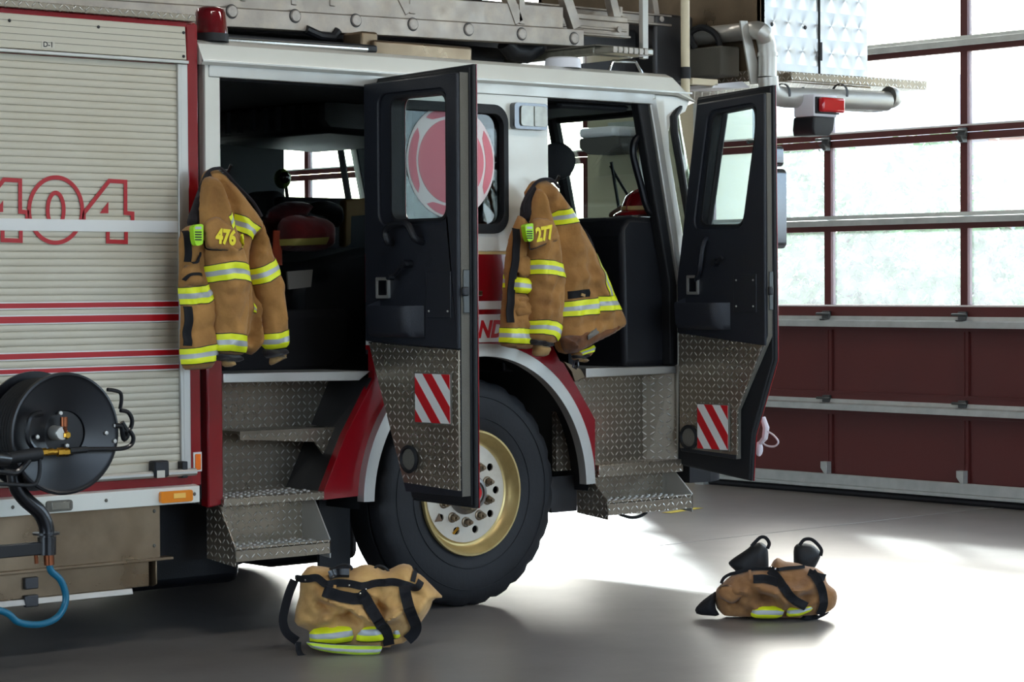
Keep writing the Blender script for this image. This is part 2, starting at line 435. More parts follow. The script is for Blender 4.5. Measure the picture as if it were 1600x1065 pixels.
def inside(P, poly):
    P=np.asarray(P); A=np.asarray(poly,float); r=np.zeros(len(P),bool); n=len(A); x,y=P[:,0],P[:,1]
    for i in range(n):
        x0,y0=A[i]; x1,y1=A[(i+1)%n]
        if y0==y1: continue
        c=((y0>y)!=(y1>y))&(x<(x1-x0)*(y-y0)/(y1-y0)+x0); r^=c
    return r
class Cloth:
    def __init__(s, plane, outline, T=.05, w=.06, back=.5, step=.014, n0=0., folds=(), rough=.006, soft=1, px=True, tilt=None, seed=0, nscale=9., auto=0, ground=False, fm=1.0):
        s.pl=plane; s.T,s.w,s.back,s.n0,s.rough,s.tilt,s.seed,s.ns=T,w,back,n0,rough,tilt,seed,nscale
        O=[plane.uv(*p,n0+T*.45) for p in outline] if px else list(outline)
        if ground:
            lo=min(b for a,b in O); hi=max(b for a,b in O); O=[(a,.003+(b-lo)*(hi-.003)/(hi-lo)) for a,b in O]
        for _ in range(soft):
            q=[]
            for i in range(len(O)):
                a=Vector(O[i]); b=Vector(O[(i+1)%len(O)]); q+= [tuple(a*.8+b*.2),tuple(a*.2+b*.8)]
            O=q
        s.O=O; s.step=step
        s.ns=nscale; s.ground=ground; s.folds=[([plane.uv(*p,n0+T*.9) for p in f[0]],f[1]*1.15*fm,f[2]) for f in folds]
        if auto:
            rg=random.Random(seed*13+auto); A=np.array(s.O); lo=A.min(0); hi=A.max(0); got=0
            for _ in range(400):
                if got>=auto: break
                p=np.array([rg.uniform(lo[0],hi[0]),rg.uniform(lo[1],hi[1])])
                if not inside([p],s.O)[0]: continue
                an=rg.uniform(.25,2.9); L=rg.uniform(.05,.13); dv=np.array([math.cos(an),math.sin(an)])*L; sd=np.array([-dv[1],dv[0]])*rg.uniform(-.35,.35)
                s.folds.append(([tuple(p-dv),tuple(p-dv*.4+sd*.8),tuple(p+dv*.4+sd),tuple(p+dv)],rg.choice((-1,1))*rg.uniform(.006,.013)*fm,rg.uniform(.009,.016))); got+=1
    def H(s, P):
        P=np.asarray(P,float).reshape(-1,2); ins=inside(P,s.O)
        if s.ground:
            d=np.full(len(P),1e9); m=len(s.O)
            for i in range(m):
                a,b=s.O[i],s.O[(i+1)%m]
                if max(a[1],b[1])>.05: d=np.minimum(d,segdist(P,[a,b],False))
            d=np.where(ins,d,0)
        else: d=np.where(ins,segdist(P,s.O),0)
        q=np.clip(d/s.w,0,1); h=s.T*np.sqrt(np.clip(1-(1-q)**2,0,1)); e=np.clip(d/(s.w*.6),0,1)
        for poly,amp,wd in s.folds: h=h+amp*np.exp(-(segdist(P,poly,False)/wd)**2)*e
        if s.rough: h=h+e*s.rough*np.array([(1-2*abs(noise.noise(Vector((p[0]*s.ns,p[1]*s.ns*.8,s.seed)))))*1.6+noise.noise(Vector((p[0]*s.ns*2.2,p[1]*s.ns*2.2,s.seed+5)))*1.1 for p in P])
        if s.ground: h=h*(.45+.55*np.clip(P[:,1]/.14,0,1))
        b=-s.T*s.back*np.sqrt(np.clip(1-(1-q)**2,0,1))
        base=np.full(len(P),s.n0)
        if s.tilt: base=base+s.tilt[0]*P[:,0]+s.tilt[1]*P[:,1]+s.tilt[2]
        return base+h, base+b, d
    def mesh(s, name, material, parent, stripes=(), stripe_name='reflective_stripe', stripe_mats=('lime','silver','ink')):
        O=np.array(s.O); lo=O.min(0); hi=O.max(0); pts=[]; 
        # resample border
        B=[]
        for i in range(len(O)):
            a=O[i]; b=O[(i+1)%len(O)]; k=max(1,int(np.linalg.norm(b-a)/s.step))
            for j in range(k): B.append(a+(b-a)*j/k)
        B=np.array(B)
        g=[]; r=0; y=lo[1]
        while y<hi[1]:
            x=lo[0]+(s.step*.5 if r%2 else 0)
            while x<hi[0]: g.append((x+random.uniform(-.1,.1)*s.step,y)); x+=s.step
            y+=s.step*.866; r+=1
        g=np.array(g); g=g[inside(g,s.O)&(segdist(g,B)>s.step*.45)]
        vs=[Vector(p) for p in B]+[Vector(p) for p in g]; es=[(i,(i+1)%len(B)) for i in range(len(B))]
        polys=[]
        for st in stripes:
            # st: list of (quad polygons, material idx)
            for poly,mi in st:
                b=len(vs); pp=[]
                for i in range(len(poly)):
                    a=np.array(poly[i]); c=np.array(poly[(i+1)%len(poly)]); k=max(1,int(np.linalg.norm(c-a)/s.step))
                    pp+= [a+(c-a)*j/k for j in range(k)]
                vs+= [Vector(p) for p in pp]; es+= [(b+i,b+(i+1)%len(pp)) for i in range(len(pp))]; polys.append((poly,mi))
        R=delaunay_2d_cdt(vs,es,[],0,1e-5,False); V=np.array([tuple(p) for p in R[0]]); Fc=[f for f in R[2]]
        tri=[]
        for f in Fc:
            for i in range(1,len(f)-1): tri.append((f[0],f[i],f[i+1]))
        T=np.array(tri); C=V[T].mean(1); keep=inside(C,s.O); T=T[keep]; C=C[keep]
        h,b,d=s.H(V); edge=segdist(V,s.O)<1e-4
        h=np.where(edge,(h+b)/2,h); b=np.where(edge,h,b)
        cls=np.full(len(T),-1)
        for poly,mi in polys: cls[inside(C,poly)]=mi
        n=len(V); mb=MB()
        f=s.pl; FV=[f.at(V[i][0],V[i][1],h[i]) for i in range(n)]; BV=[f.at(V[i][0],V[i][1],b[i]) for i in range(n)]
        mb.add(FV+BV,[tuple(t) for t in T.tolist()]+[tuple(n+i for i in reversed(t)) for t in T.tolist()])
        o=mb.build(name,material,parent,smooth=75)
        if (cls>=0).any():
            # vertex normals for lifting
            nr=np.zeros((n,3)); FA=np.array([tuple(p) for p in FV]); fn=np.cross(FA[T[:,1]]-FA[T[:,0]],FA[T[:,2]]-FA[T[:,0]])
            sg=np.sign(fn@np.array(f.N)); fn=fn*sg[:,None]
            for k in range(3): np.add.at(nr,T[:,k],fn)
            nr/= (np.linalg.norm(nr,axis=1)[:,None]+1e-12)
            # one stripe object per stripe
            idx=0
            for st in stripes:
                sm=MB(); sel=np.zeros(len(T),bool)
                kinds=sorted({mi for _,mi in st}); 
                for poly,mi in st:
                    ok=inside(C,poly)
                    sm.add([tuple(FA[i]+nr[i]*.003) for i in range(n)] if not sm.v else [], [])
                    sm.f+= [tuple(t) for t in T[ok].tolist()]; sm.mi+= [mi]*int(ok.sum())
                if not sm.f: continue
                used=sorted({i for t in sm.f for i in t}); mp={u:i for i,u in enumerate(used)}
                sm.v=[sm.v[u] for u in used]; sm.f=[tuple(mp[i] for i in t) for t in sm.f]
                sm.build(stripe_name,list(stripe_mats),o if o.parent is None or o.parent.type=='EMPTY' else parent,smooth=75)
        s.obj=o
        return o
    def band(s, top, bot):
        """lime / silver / lime band between a top and a bottom edge, both in photo pixels"""
        A=[np.array(s.pl.uv(*p,s.n0+s.T*.85)) for p in top]; B=[np.array(s.pl.uv(*p,s.n0+s.T*.85)) for p in bot]
        cuts=((-.05,0,2),(0,.35,0),(.35,.66,1),(.66,1,0),(1,1.05,2)); o=[]
        for t0,t1,mi in cuts:
            u=[tuple(a+(b-a)*t0) for a,b in zip(A,B)]; l=[tuple(a+(b-a)*t1) for a,b in zip(A,B)]
            o.append((u+l[::-1],mi))
        return o
    def patch(s, pts, mi=0): return [([s.pl.uv(*p,s.n0+s.T*.85) for p in pts],mi)]
    def strap(s, name, pts, width, material, parent, off=.006, thick=.005, px=True, n=8, wmul=None):
        P=[s.pl.uv(*p,s.n0+s.T*.8) for p in pts] if px else pts
        P=catmull(P,n); mb=MB(); vs=[]; fs=[]; k=len(P); cols=4
        for i,p in enumerate(P):
            t=(P[min(i+1,k-1)]-P[max(i-1,0)]).normalized(); sd=Vector((-t.y,t.x)); 
            for j in range(cols+1):
                q=p+sd*width*(j/cols-.5); hh,_,_=s.H([tuple(q)]); vs.append((q,hh[0]))
        # keep the strap smooth: never dip more than the neighbours
        hs=np.array([v[1] for v in vs]).reshape(k,cols+1)
        for _ in range(2): 
            m=hs.copy(); m[1:-1]=np.maximum(hs[1:-1],(hs[:-2]+hs[2:])/2); hs=m
        for i in range(k):
            mx=hs[i].max(); hs[i]=np.maximum(hs[i],mx-.012)
        hs=hs.reshape(-1)
        top=[s.pl.at(v[0].x,v[0].y,h+off+thick) for v,h in zip(vs,hs)]; bt=[s.pl.at(v[0].x,v[0].y,h+off) for v,h in zip(vs,hs)]
        N=len(top); w=cols+1
        for i in range(k-1):
            for j in range(cols):
                a=i*w+j; fs+= [(a,a+1,a+w+1,a+w),(N+a+w,N+a+w+1,N+a+1,N+a)]
            a=i*w; fs.append((a+w,N+a+w,N+a,a)); a=i*w+cols; fs.append((a,N+a,N+a+w,a+w))
        fs.append(tuple(range(0,w))+tuple(N+j for j in range(w-1,-1,-1))); e=(k-1)*w
        fs.append(tuple(e+j for j in range(w-1,-1,-1))+tuple(N+e+j for j in range(w)))
        mb.add(top+bt,fs); return mb.build(name,material,parent,smooth=50)
LAMP=30.; EXPO=.28
# ------------------------------------------------------------------ setting
def concrete():
    t=NT('polished_concrete'); b=t.b; tc=t.new('ShaderNodeTexCoord')
    n1=t.new('ShaderNodeTexNoise',i_Scale=.35,i_Detail=8.,i_Roughness=.6); t.l.new(tc.outputs['Object'],n1.inputs['Vector'])
    n2=t.new('ShaderNodeTexNoise',i_Scale=3.,i_Detail=8.,i_Roughness=.7); t.l.new(tc.outputs['Object'],n2.inputs['Vector'])
    s=t.math('ADD',t.math('MULTIPLY',n1.outputs[0],.6),t.math('MULTIPLY',n2.outputs[0],.4))
    cr=t.new('ShaderNodeValToRGB'); cr.color_ramp.elements[0].position=.3; cr.color_ramp.elements[1].position=.7
    cr.color_ramp.elements[0].color=lin('#67625e'); cr.color_ramp.elements[1].color=lin('#8b8783')
    t.l.new(s,cr.inputs[0]); t.l.new(cr.outputs[0],b.inputs['Base Color'])
    mr=t.new('ShaderNodeMapRange'); mr.inputs[1].default_value=.3; mr.inputs[2].default_value=.7; mr.inputs[3].default_value=.24; mr.inputs[4].default_value=.42
    t.l.new(n1.outputs[0],mr.inputs[0]); b.inputs['Roughness'].default_value=.34
    bp=t.new('ShaderNodeBump',i_Strength=.0,i_Distance=.001)
    return t.m
M['concrete']=concrete()
M['apron']=mat('outdoor_concrete','#b8b4aa',.9,var=.1,vscale=.6)
DX=5.72
struct(MB().box(-16,DX+.3,-12,13,-.2,0).build('floor','concrete',smooth=0))
struct(MB().box(-16,DX+.3,-12,13,5.6,5.8).build('ceiling','ceil',smooth=0))
# front wall with three bay openings
BAYS=[(-1.98,4.09),(5.45,11.6),(-9.7,-3.55)]
w=MB()
w.prism(onX([(-12,0),(-12,5.6),(13,5.6),(13,0)],DX+.02),(.3,0,0),holes=[onX([(a,-.01+.011),(a,4.34),(b,4.34),(b,.001)],DX+.02) for a,b in BAYS])
for a,b in ((4.09,5.45),(-3.55,-1.98)): w.box(DX+.32,DX+.5,a+.02,b-.02,0,5.6)
struct(w.build('wall_front','wall',smooth=0))
struct(MB().box(-16,DX+.3,13,13.3,0,5.6).build('wall_far','blockdark',smooth=0))
# rear wall, unseen, with open bays added to let sky light in
w=MB(); w.prism(onX([(-12,0),(-12,5.6),(13,5.6),(13,0)],-16),(-.3,0,0),holes=[onX([(a,.001),(a,4.34),(b,4.34),(b,.001)],-16) for a,b in BAYS])
struct(w.build('wall_back','blockdark',smooth=0))
w=MB(); w.prism(onY([(-16,0),(-16,5.6),(DX+.3,5.6),(DX+.3,0)],-12),(0,-.3,0),holes=[onY([(a,.9),(a,4.4),(a+3.6,4.4),(a+3.6,.9)],-12) for a in (-5,-.5)])  # unseen openings, added so sky light meets the truck side frontally
struct(w.build('wall_near','blockdark',smooth=0))
struct(MB().box(DX+.3,90,-70,70,-.25,-.05).build('ground','apron',smooth=0))
# floor joint, yellow line
a=pZ(1062,848,.001); b=pZ(1345,816,.001)
dd=(b-a).normalized(); a2=a-dd*1.2; b2=b+dd*3
struct(MB().ribbon([a2,b2],.012,(0,0,1),thick=.0015).build('trim_1',mat('joint_sealant','#a5a4a2',.6),smooth=0))
a=pZ(1035,802,.001); b=pZ(1092,793,.001); dd=(b-a).normalized()
struct(MB().ribbon([a+dd*.05,b],.07,(0,0,1),thick=.0015).build('trim_2','yellow',smooth=0))

def overhead_door(name, y0, y1, ymul, detail=True):
    root=bpy.data.objects.new(name,None); COL.objects.link(root); root.location=(DX,(y0+y1)/2,0); root['kind']='structure'
    Z=[.05,.65,1.25,1.93,2.525,3.12,3.72,4.33]
    cols=[y0]+ymul+[y1]
    x0,x1=DX,DX+.05
    # two solid sections
    for k in (0,1):
        zb,zt=Z[k],Z[k+1]-.006; s=MB()
        s.box(x0+.022,x1,y0,y1,zb,zt); s.box(x0,x0+.022,y0,y1,zb,zb+.09); s.box(x0,x0+.022,y0,y1,zt-.07,zt)
        s.box(x0-.006,x0,y0,y1,zb+.078,zb+.09); s.box(x0-.006,x0,y0,y1,zt-.07,zt-.06)
        for y in cols: s.box(x0,x0+.022,max(y0,y-.035),min(y1,y+.035),zb+.09,zt-.07); s.box(x0-.008,x0,max(y0,y-.008),min(y1,y+.004),zb+.09,zt-.07)
        s.build('door_section','maroon',root,smooth=0)
    for k in range(2,7):
        zb,zt=Z[k],Z[k+1]-.006; s=MB()
        lo=.105 if k==2 else .05; hi=.05
        s.box(x0,x1,y0,y1,zb,zb+lo); s.box(x0,x1,y0,y1,zt-hi,zt)
        for i,y in enumerate(cols):
            s.box(x0,x1,max(y0,y-.03),min(y1,y+.03),zb+lo,zt-hi)
        sec=s.build('door_section','maroon',root,smooth=0)
        MB().box(x0-.004,x0+.004,y0,y1,zb+lo-.012,zb+lo).build('glazing_bead','whitefilm',sec,smooth=0)
        for i in range(len(cols)-1):
            MB().box(x0+.02,x0+.026,cols[i]+.026,cols[i+1]-.026,zb+lo-.005,zt-hi+.005).build('glass_pane','doorglass',sec,smooth=0)
    for z in (.645,1.235,1.945,3.13,4.2):
        zz=z-.005
        s=MB().prism([(x0,y0,zz+.045),(x0-.012,y0,zz+.045),(x0-.02,y0,zz+.02),(x0-.075,y0,zz+.012),(x0-.08,y0,zz-.03),(x0-.072,y0,zz-.03),(x0-.068,y0,zz+.004),(x0-.012,y0,zz+.006),(x0,y0,zz+.02)],(0,y1-y0,0))
        s.build('strut','galv',root,smooth=20)
    s=MB().box(x0-.03,x0-.002,y0,y1,.075,.15).box(x0-.045,x0-.002,y0,y1,.05,.075); s.build('bottom_retainer','galv',root,bevel=.004)
    MB().tube([(x0+.01,y0,.024),(x0+.01,y1,.024)],.028,10).build('bottom_seal','rubber',root)
    if detail:
        for y in ymul[-4:]:
            for z in (.66,1.26,2.5):
                if z>2.4 and y<0: continue
                s=MB().box(x0-.03,x0-.001,y-.035,y+.03,z-.01,z+.05); s.tube([(x0-.045,y-.06,z+.03),(x0-.045,y+.07,z+.03)],.01,8)
                s.hexa([(x0-.05,y-.03,z-.05),(x0-.001,y-.03,z-.05),(x0-.001,y+.025,z-.05),(x0-.05,y-.005,z-.05),(x0-.07,y-.03,z-.005),(x0-.001,y-.03,z-.005),(x0-.001,y+.025,z-.005),(x0-.07,y+.025,z-.005)])
                s.build('hinge','galvdark',root,bevel=.003)
            s=MB().prism([(x0-.05,y-.03,.15),(x0-.05,y-.03,.235),(x0-.05,y+.03,.235),(x0-.05,y+.03,.19),(x0-.05,y-.005,.15)],(.05,0,0)); s.build('corner_bracket','galv',root,bevel=.002)
    return root
overhead_door('door_1',-1.98,4.09,[-.758,.464,1.686,2.908])
overhead_door('door_2',5.45,11.6,[6.8,8.0,9.2,10.4],False)
overhead_door('door_3',-9.7,-3.55,[-8.5,-7.25,-6.05,-4.8],False)
for k,(y) in enumerate((4.09,)):
    struct(MB().box(DX-.06,DX+.02,y+.005,y+.1,0,4.5).build('trim_3','galv',smooth=0))
# things fixed on the pier between the bays, seen through the windscreen
def wall_heater():
    t=thing('unit_heater','white unit heater with dark lower housing on the beige pier wall','heater',(DX,5.05,2.4))
    a=pX(318+0,0,DX) # unused guide
    y0=pX(972,220,DX-.25).y; y1=pX(905,220,DX-.25).y; zt=pX(940,198,DX-.25).z; zm=pX(940,214,DX-.25).z; zb=pX(940,240,DX-.25).z
    MB().box(DX-.28,DX+.015,y0+.06,y1-.02,zm,zt).build('cover','whiteplastic',t,bevel=.03)
    MB().prism([(DX-.26,y0+.05,zb+.06),(DX-.26,y0+.12,zb),(DX-.26,y1-.1,zb),(DX-.26,y1,zb+.05),(DX-.26,y1,zm),(DX-.26,y0+.05,zm)],(.27,0,0)).build('housing','blockdark',t,bevel=.02)
    MB().box(DX-.02,DX+.016,y0+.1,y1-.08,zt-.01,zt+.05).build('mount_bracket','galv',t,bevel=.004)
    if 0: MB().tube([(DX-.1,y0+.05,zt-.03),(DX-.1,y0-.03,zt-.05),(DX-.1,y0-.04,zm-.05),(DX-.1,y0+.02,zm-.02)],.014,8).build('cord','rubber',t)
wall_heater()
y=pX(1014,280,DX-.05).y
t=tag(MB().tube([(DX-.075,y,0),(DX-.075,y,5.6)],.055,14).build('conduit_pipe','whiteplastic'),'tall white vertical pipe on the beige pier wall beside the heater','pipe')
# ------------------------------------------------------------------ outdoors
def leafy(name,label,c,r,n,col,trunk,group=None,sz=.1):
    t=thing(name,label,'tree',(c[0],c[1],-.05),group); mb=MB(); rng=random.Random(int(c[0]*31+c[1]*7))
    cl=[(Vector((rng.gauss(0,.45)*r[0],rng.gauss(0,.45)*r[1],rng.uniform(-.75,.8)*r[2])),rng.uniform(.3,.55)) for _ in range(26)]
    for i in range(n):
        cc,cr=rng.choice(cl); d=Vector((rng.gauss(0,1),rng.gauss(0,1),rng.gauss(0,1))).normalized()*cr*rng.uniform(.5,1.)
        p=Vector(c)+cc+Vector((d.x*r[0],d.y*r[1],d.z*r[2])); s=sz*rng.uniform(.6,1.4)
        a=Vector((rng.gauss(0,1),rng.gauss(0,1),rng.gauss(0,1))).normalized(); b=a.orthogonal().normalized()
        mb.add([p-a*s,p+b*s*.5,p+a*s,p-b*s*.5],[(0,1,2,3)])
    mb.build('crown',col,t,smooth=0)
    tb=MB(); tb.tube([(c[0],c[1],-.05),(c[0]+.1,c[1],c[2]*.5),(c[0],c[1]+.1,c[2]+r[2]*.3)],[.2,.15,.06],10)
    for k in range(4):
        q=cl[k][0]; tb.tube([(c[0],c[1],c[2]*.5),tuple(Vector(c)+q*.8)],[.08,.03],7)
    tb.build('trunk',trunk,t)
M['leafa']=mat('leaf_green','#48702f',.6,var=.3,vscale=.8); M['leafb']=mat('leaf_yellow_green','#5c8038',.6,var=.3,vscale=.8)
M['bark']=mat('bark','#5c4a3a',.9,var=.2); M['brick']=mat('brick_pink','#c08a78',.9,var=.15,vscale=3)
M['siding']=mat('siding_blue_grey','#9aa6b8',.8); M['shingle']=mat('roof_shingle','#8c9096',.9,var=.2,vscale=3)
def out(px,py,x): return pX(px,py,x)
q=out(1330,350,22); leafy('leafy_tree','broad green tree outside the overhead door, nearest the truck',(22,q.y,q.z-.9),(1.8,2.4,2.3),9000,'leafa','bark')
q=out(1430,380,26); leafy('leafy_tree','yellow green tree outside the second glass column of the overhead door',(26,q.y,q.z-1.0),(2.,3.2,2.4),9000,'leafb','bark')
q=out(1530,380,20); leafy('shrub_tree','low green bushy tree outside beside the brick house',(20,q.y,q.z-1.0),(1.2,1.5,1.6),3200,'leafa','bark')
def house():
    q0=out(1545,300,34); q1=out(1760,300,34); y0,y1=q1.y,q0.y
    t=thing('brick_house','pale brick house with grey roof outside beyond the trees','house',(37,(y0+y1)/2,-.05))
    MB().box(34,42,y0,y1,-.05,4.6).build('wall','brick',t,smooth=0)
    MB().prism([(33.5,y0-.4,4.6),(42.5,y0-.4,4.6),(38,y0-.4,7.2)],(0,y1-y0+.8,0)).build('roof','shingle',t,smooth=0)
    for k in range(3):
        yy=y1-1.2-k*2.1; f=MB().box(33.93,34.0,yy-.55,yy+.55,1.2,3.0).build('window','siding',t,smooth=0); MB().box(33.9,33.94,yy-.45,yy+.45,1.3,2.9).build('pane','darkglass',f,smooth=0)
house()
def office():
    q0=out(1150,300,30); q1=out(1290,300,30); y0,y1=q1.y,q0.y
    t=thing('brick_building','pale building with vertical window strips outside, seen past the truck mirror','building',(34,(y0+y1)/2,-.05))
    MB().box(30,38,y0,y1,-.05,6).build('wall',mat('pale_render','#c9c3c6',.9),t,smooth=0)
    for k in range(2):
        yy=y0+.35+k*1.25; 
        f=MB().box(29.93,30,yy,yy+.4,.6,5.4).build('window','siding',t,smooth=0); 
        for j in range(4): MB().box(29.9,29.94,yy+.04,yy+.36,.7+j*1.15,1.7+j*1.15).build('pane','darkglass',f,smooth=0)
    MB().box(29.94,30,y1-.5,y1-.1,-.05,6).build('brick_strip','brick',t,smooth=0)
office()
# ------------------------------------------------------------------ light
wd=bpy.data.worlds.new('world'); S.world=wd; wd.use_nodes=True; nt=wd.node_tree; bg=nt.nodes['Background']
sky=nt.nodes.new('ShaderNodeTexSky'); sky.sky_type='NISHITA'; sky.sun_disc=False; sky.sun_elevation=math.radians(27); sky.sun_rotation=math.radians(45); sky.dust_density=2.5; sky.air_density=.7
mxs=nt.nodes.new('ShaderNodeMix'); mxs.data_type='RGBA'; mxs.inputs[0].default_value=.8; mxs.inputs[7].default_value=(.78,.9,1,1)
nt.links.new(sky.outputs[0],mxs.inputs[6]); nt.links.new(mxs.outputs[2],bg.inputs[0]); bg.inputs[1].default_value=3.6
sl=bpy.data.lights.new('sun','SUN'); sl.energy=16; sl.angle=math.radians(2.6); sl.color=(1,.975,.94)
so=bpy.data.objects.new('sun',sl); COL.objects.link(so)
az=Vector((-.607,-.795)); az.normalize(); el=math.atan(.42)
sd=Vector((az.x*math.cos(el),az.y*math.cos(el),-math.sin(el))); so.rotation_euler=sd.to_track_quat('-Z','Y').to_euler(); so.location=(20,18,14)
# unseen ceiling lamps, added as warm fill for the truck's near side
for i,(lx,ly) in enumerate(((-2.2,-3.6),(2.4,-3.6),(-2.2,4.4),(2.4,4.4))):
    t=thing('fill_lamp','long fill lamp added out of view under the bay ceiling','lamp',(lx,ly,5.6),'added bay fill lamps')
    MB().box(lx-1.2,lx+1.2,ly-.16,ly+.16,5.42,5.52).box(lx-.03,lx+.03,ly-.03,ly+.03,5.52,5.6).build('lamp_body','whiteplastic',t,bevel=.01)
    e=mat('lamp_tube','#ffffff',.5); e.node_tree.nodes['Principled BSDF'].inputs['Emission Color'].default_value=(1,.95,.88,1); e.node_tree.nodes['Principled BSDF'].inputs['Emission Strength'].default_value=LAMP
    MB().box(lx-1.15,lx+1.15,ly-.12,ly+.12,5.405,5.42).build('lamp_tube',e,t,smooth=0)
S.view_settings.view_transform='Standard'; S.view_settings.look='None'; S.view_settings.gamma=1; S.view_settings.use_curve_mapping=False
S.view_settings.exposure=EXPO
# ------------------------------------------------------------------ the fire truck
W=2.44
truck=thing('fire_truck','white and red ladder fire truck with open doors parked in the bay','fire truck',(0,1.22,0))
P=lambda mb,name,mats,parent=truck,**k: mb.build(name,mats,parent,**k)
def arc(r,a0,a1,n=40,c=(0,.53)): return [(c[0]+r*math.cos(math.radians(a0+(a1-a0)*i/n)),c[1]+r*math.sin(math.radians(a0+(a1-a0)*i/n))) for i in range(n+1)]
# --- cab shell
CR=-1.43                                   # rear edge of the crew opening
s=MB(); s.prism(onY([(-1.508,1.66),(-1.508,2.466),(1.17,2.466),(1.17,2.42),(CR,2.42),(CR,1.66)],0),(0,.05,0)); P(s,'cab_rear_post','white',bevel=.006)
s=MB(); s.prism(onY([(-1.49,2.405),(-1.49,2.462),(1.15,2.462),(1.15,2.405)],-.006),(0,.03,0)); P(s,'drip_rail','alu',bevel=.004)
P(MB().prism(onY([(-1.51,.565),(-1.51,1.66),(CR,1.66),(CR,.575)],0),(0,.06,0)),'cab_rear_corner','red',bevel=.008)
win=rrect(-.507,.187,1.752,2.357,.085,7); inner=rrect(-.462,.158,1.797,2.313,.06,7)
s=MB(); s.prism(onY([(-.62,1.668),(-.62,2.45),(.451,2.45),(.451,1.668)],0),(0,.05,0),holes=[onY(rrect(-.48,.172,1.78,2.33,.07,7),0)]); P(s,'cab_side_panel','white',bevel=.004)
P(MB().prism(onY([(-.62,1.655),(-.62,1.668),(.451,1.668),(.451,1.655)],-.002),(0,.05,0)),'gold_pinstripe','gold')
P(MB().prism(onY([(-.62,1.436),(-.62,1.655),(.451,1.655),(.451,1.436)],0),(0,.05,0)),'side_band','red')
P(MB().prism(onY([(-.62,1.397),(-.62,1.436),(.46,1.436),(.46,1.397)],-.002),(0,.05,0)),'white_stripe','whitefilm')
P(MB().prism(onY([(-.62,1.373),(-.62,1.397),(.46,1.397),(.46,1.373)],0),(0,.05,0)),'side_band','red')
band=P(MB().prism(onY([(-.62,1.243),(-.62,1.373),(.47,1.373),(.47,1.243)],-.002),(0,.05,0)),'lettering_band','whitefilm')
zc=(pY(745,516,0).z+pY(765,515,0).z)/2
text('lettering','NDE','redletter',(pY(768,514,0).x+.012,-.0022,zc),(1,0,0),(0,0,1),.108,band,shear=.28,bold=.045,sx=.92)
P(MB().prism(onY([(-.62,1.222),(-.62,1.243),(.48,1.243),(.48,1.222)],0),(0,.05,0)),'side_band','red')
s=MB(); s.prism(onY([(-.901,.562),(-.901,.592),(-.774,.842),(-.61,1.09),(-.61,1.222),(.47,1.222),(.52,1.143),(.545,1.13),(.749,.851),(.747,.569)]+arc(.70,3,177,44),0),(0,.045,0)); P(s,'wheel_arch_panel','red',bevel=.005)
s=MB(); A=arc(.708,1,179,56); B=arc(.648,1,179,56)
s.prism(onY(A+B[::-1],-.045),(0,.05,0)); P(s,'wheel_arch_trim','alu',bevel=.012,segs=3)
s=MB(); A=arc(.70,-2,182,40)
s.add(onY(A,.0)+onY(A,.75),[(i,i+1,i+42,i+41) for i in range(40)]); P(s,'wheel_well','rubber',smooth=60)
# window with gasket and round decal
s=MB(); s.prism(onY(win,-.016),(0,.05,0),holes=[onY(inner,-.016)]); wg=P(s,'window_gasket','rubber',bevel=.008)
s=MB(); s.prism(onY(inner,.02),(0,.006,0)); s.build('window_glass','darkglass',wg,smooth=0)
cx,cz,rx,rz=-.138,2.085,.264,.267
def disc(cx,cz,r,y): return onY(circ(cx,cz,r,64),y)
win2=[Vector(p) for p in inner]
def clipwin(poly):
    # keep a decal outline inside the glass
    z0,z1=1.797,2.313; return [(x,min(max(z,z0),z1)) for x,z in poly]
s=MB(); s.prism(onY(clipwin(circ(cx,cz,.264,72)),.0165),(0,.003,0)); dec=P(s,'round_decal','decalw',smooth=0)
s=MB(); s.prism(onY(clipwin(circ(cx,cz,.196,64)),.0145),(0,.002,0)); s.build('decal_centre','decalr',dec,smooth=0)
s=MB()
for a0,a1 in ((-37,37),(53,127),(143,217),(233,307)):
    o=[]; 
    for i in range(17):
        a=math.radians(a0+(a1-a0)*i/16); t=abs(i-8)/8; r=.254-.006*t**3
        o.append((cx+r*math.cos(a),cz+r*math.sin(a)))
    for i in range(17):
        a=math.radians(a1-6+(a0-a1+12)*i/16); t=abs(i-8)/8; r=.209+.012*t**4
        o.append((cx+r*math.cos(a),cz+r*math.sin(a)))
    s.prism(onY(clipwin(o),.0145),(0,.002,0))
s.build('decal_arms','decalr',dec,smooth=0)
# scene light on the side
sl_=P(MB().prism(onY(rrect(.209,.418,2.247,2.372,.018),-.035),(0,.05,0)),'scene_light','mirrorgrey',bevel=.012,segs=3)
MB().prism(onY(rrect(.243,.41,2.262,2.358,.016),-.043),(0,.02,0)).build('lamp_lens','lens',sl_,bevel=.006)
MB().box(.324,.332,-.047,-.043,2.264,2.356).build('lens_rib','lens',sl_,bevel=.003)
# door catch on the side band
P(MB().box(pY(740,457,0).x-.03,pY(750,457,0).x,-.02,.0,1.46,1.485),'door_catch','chrome',bevel=.004)
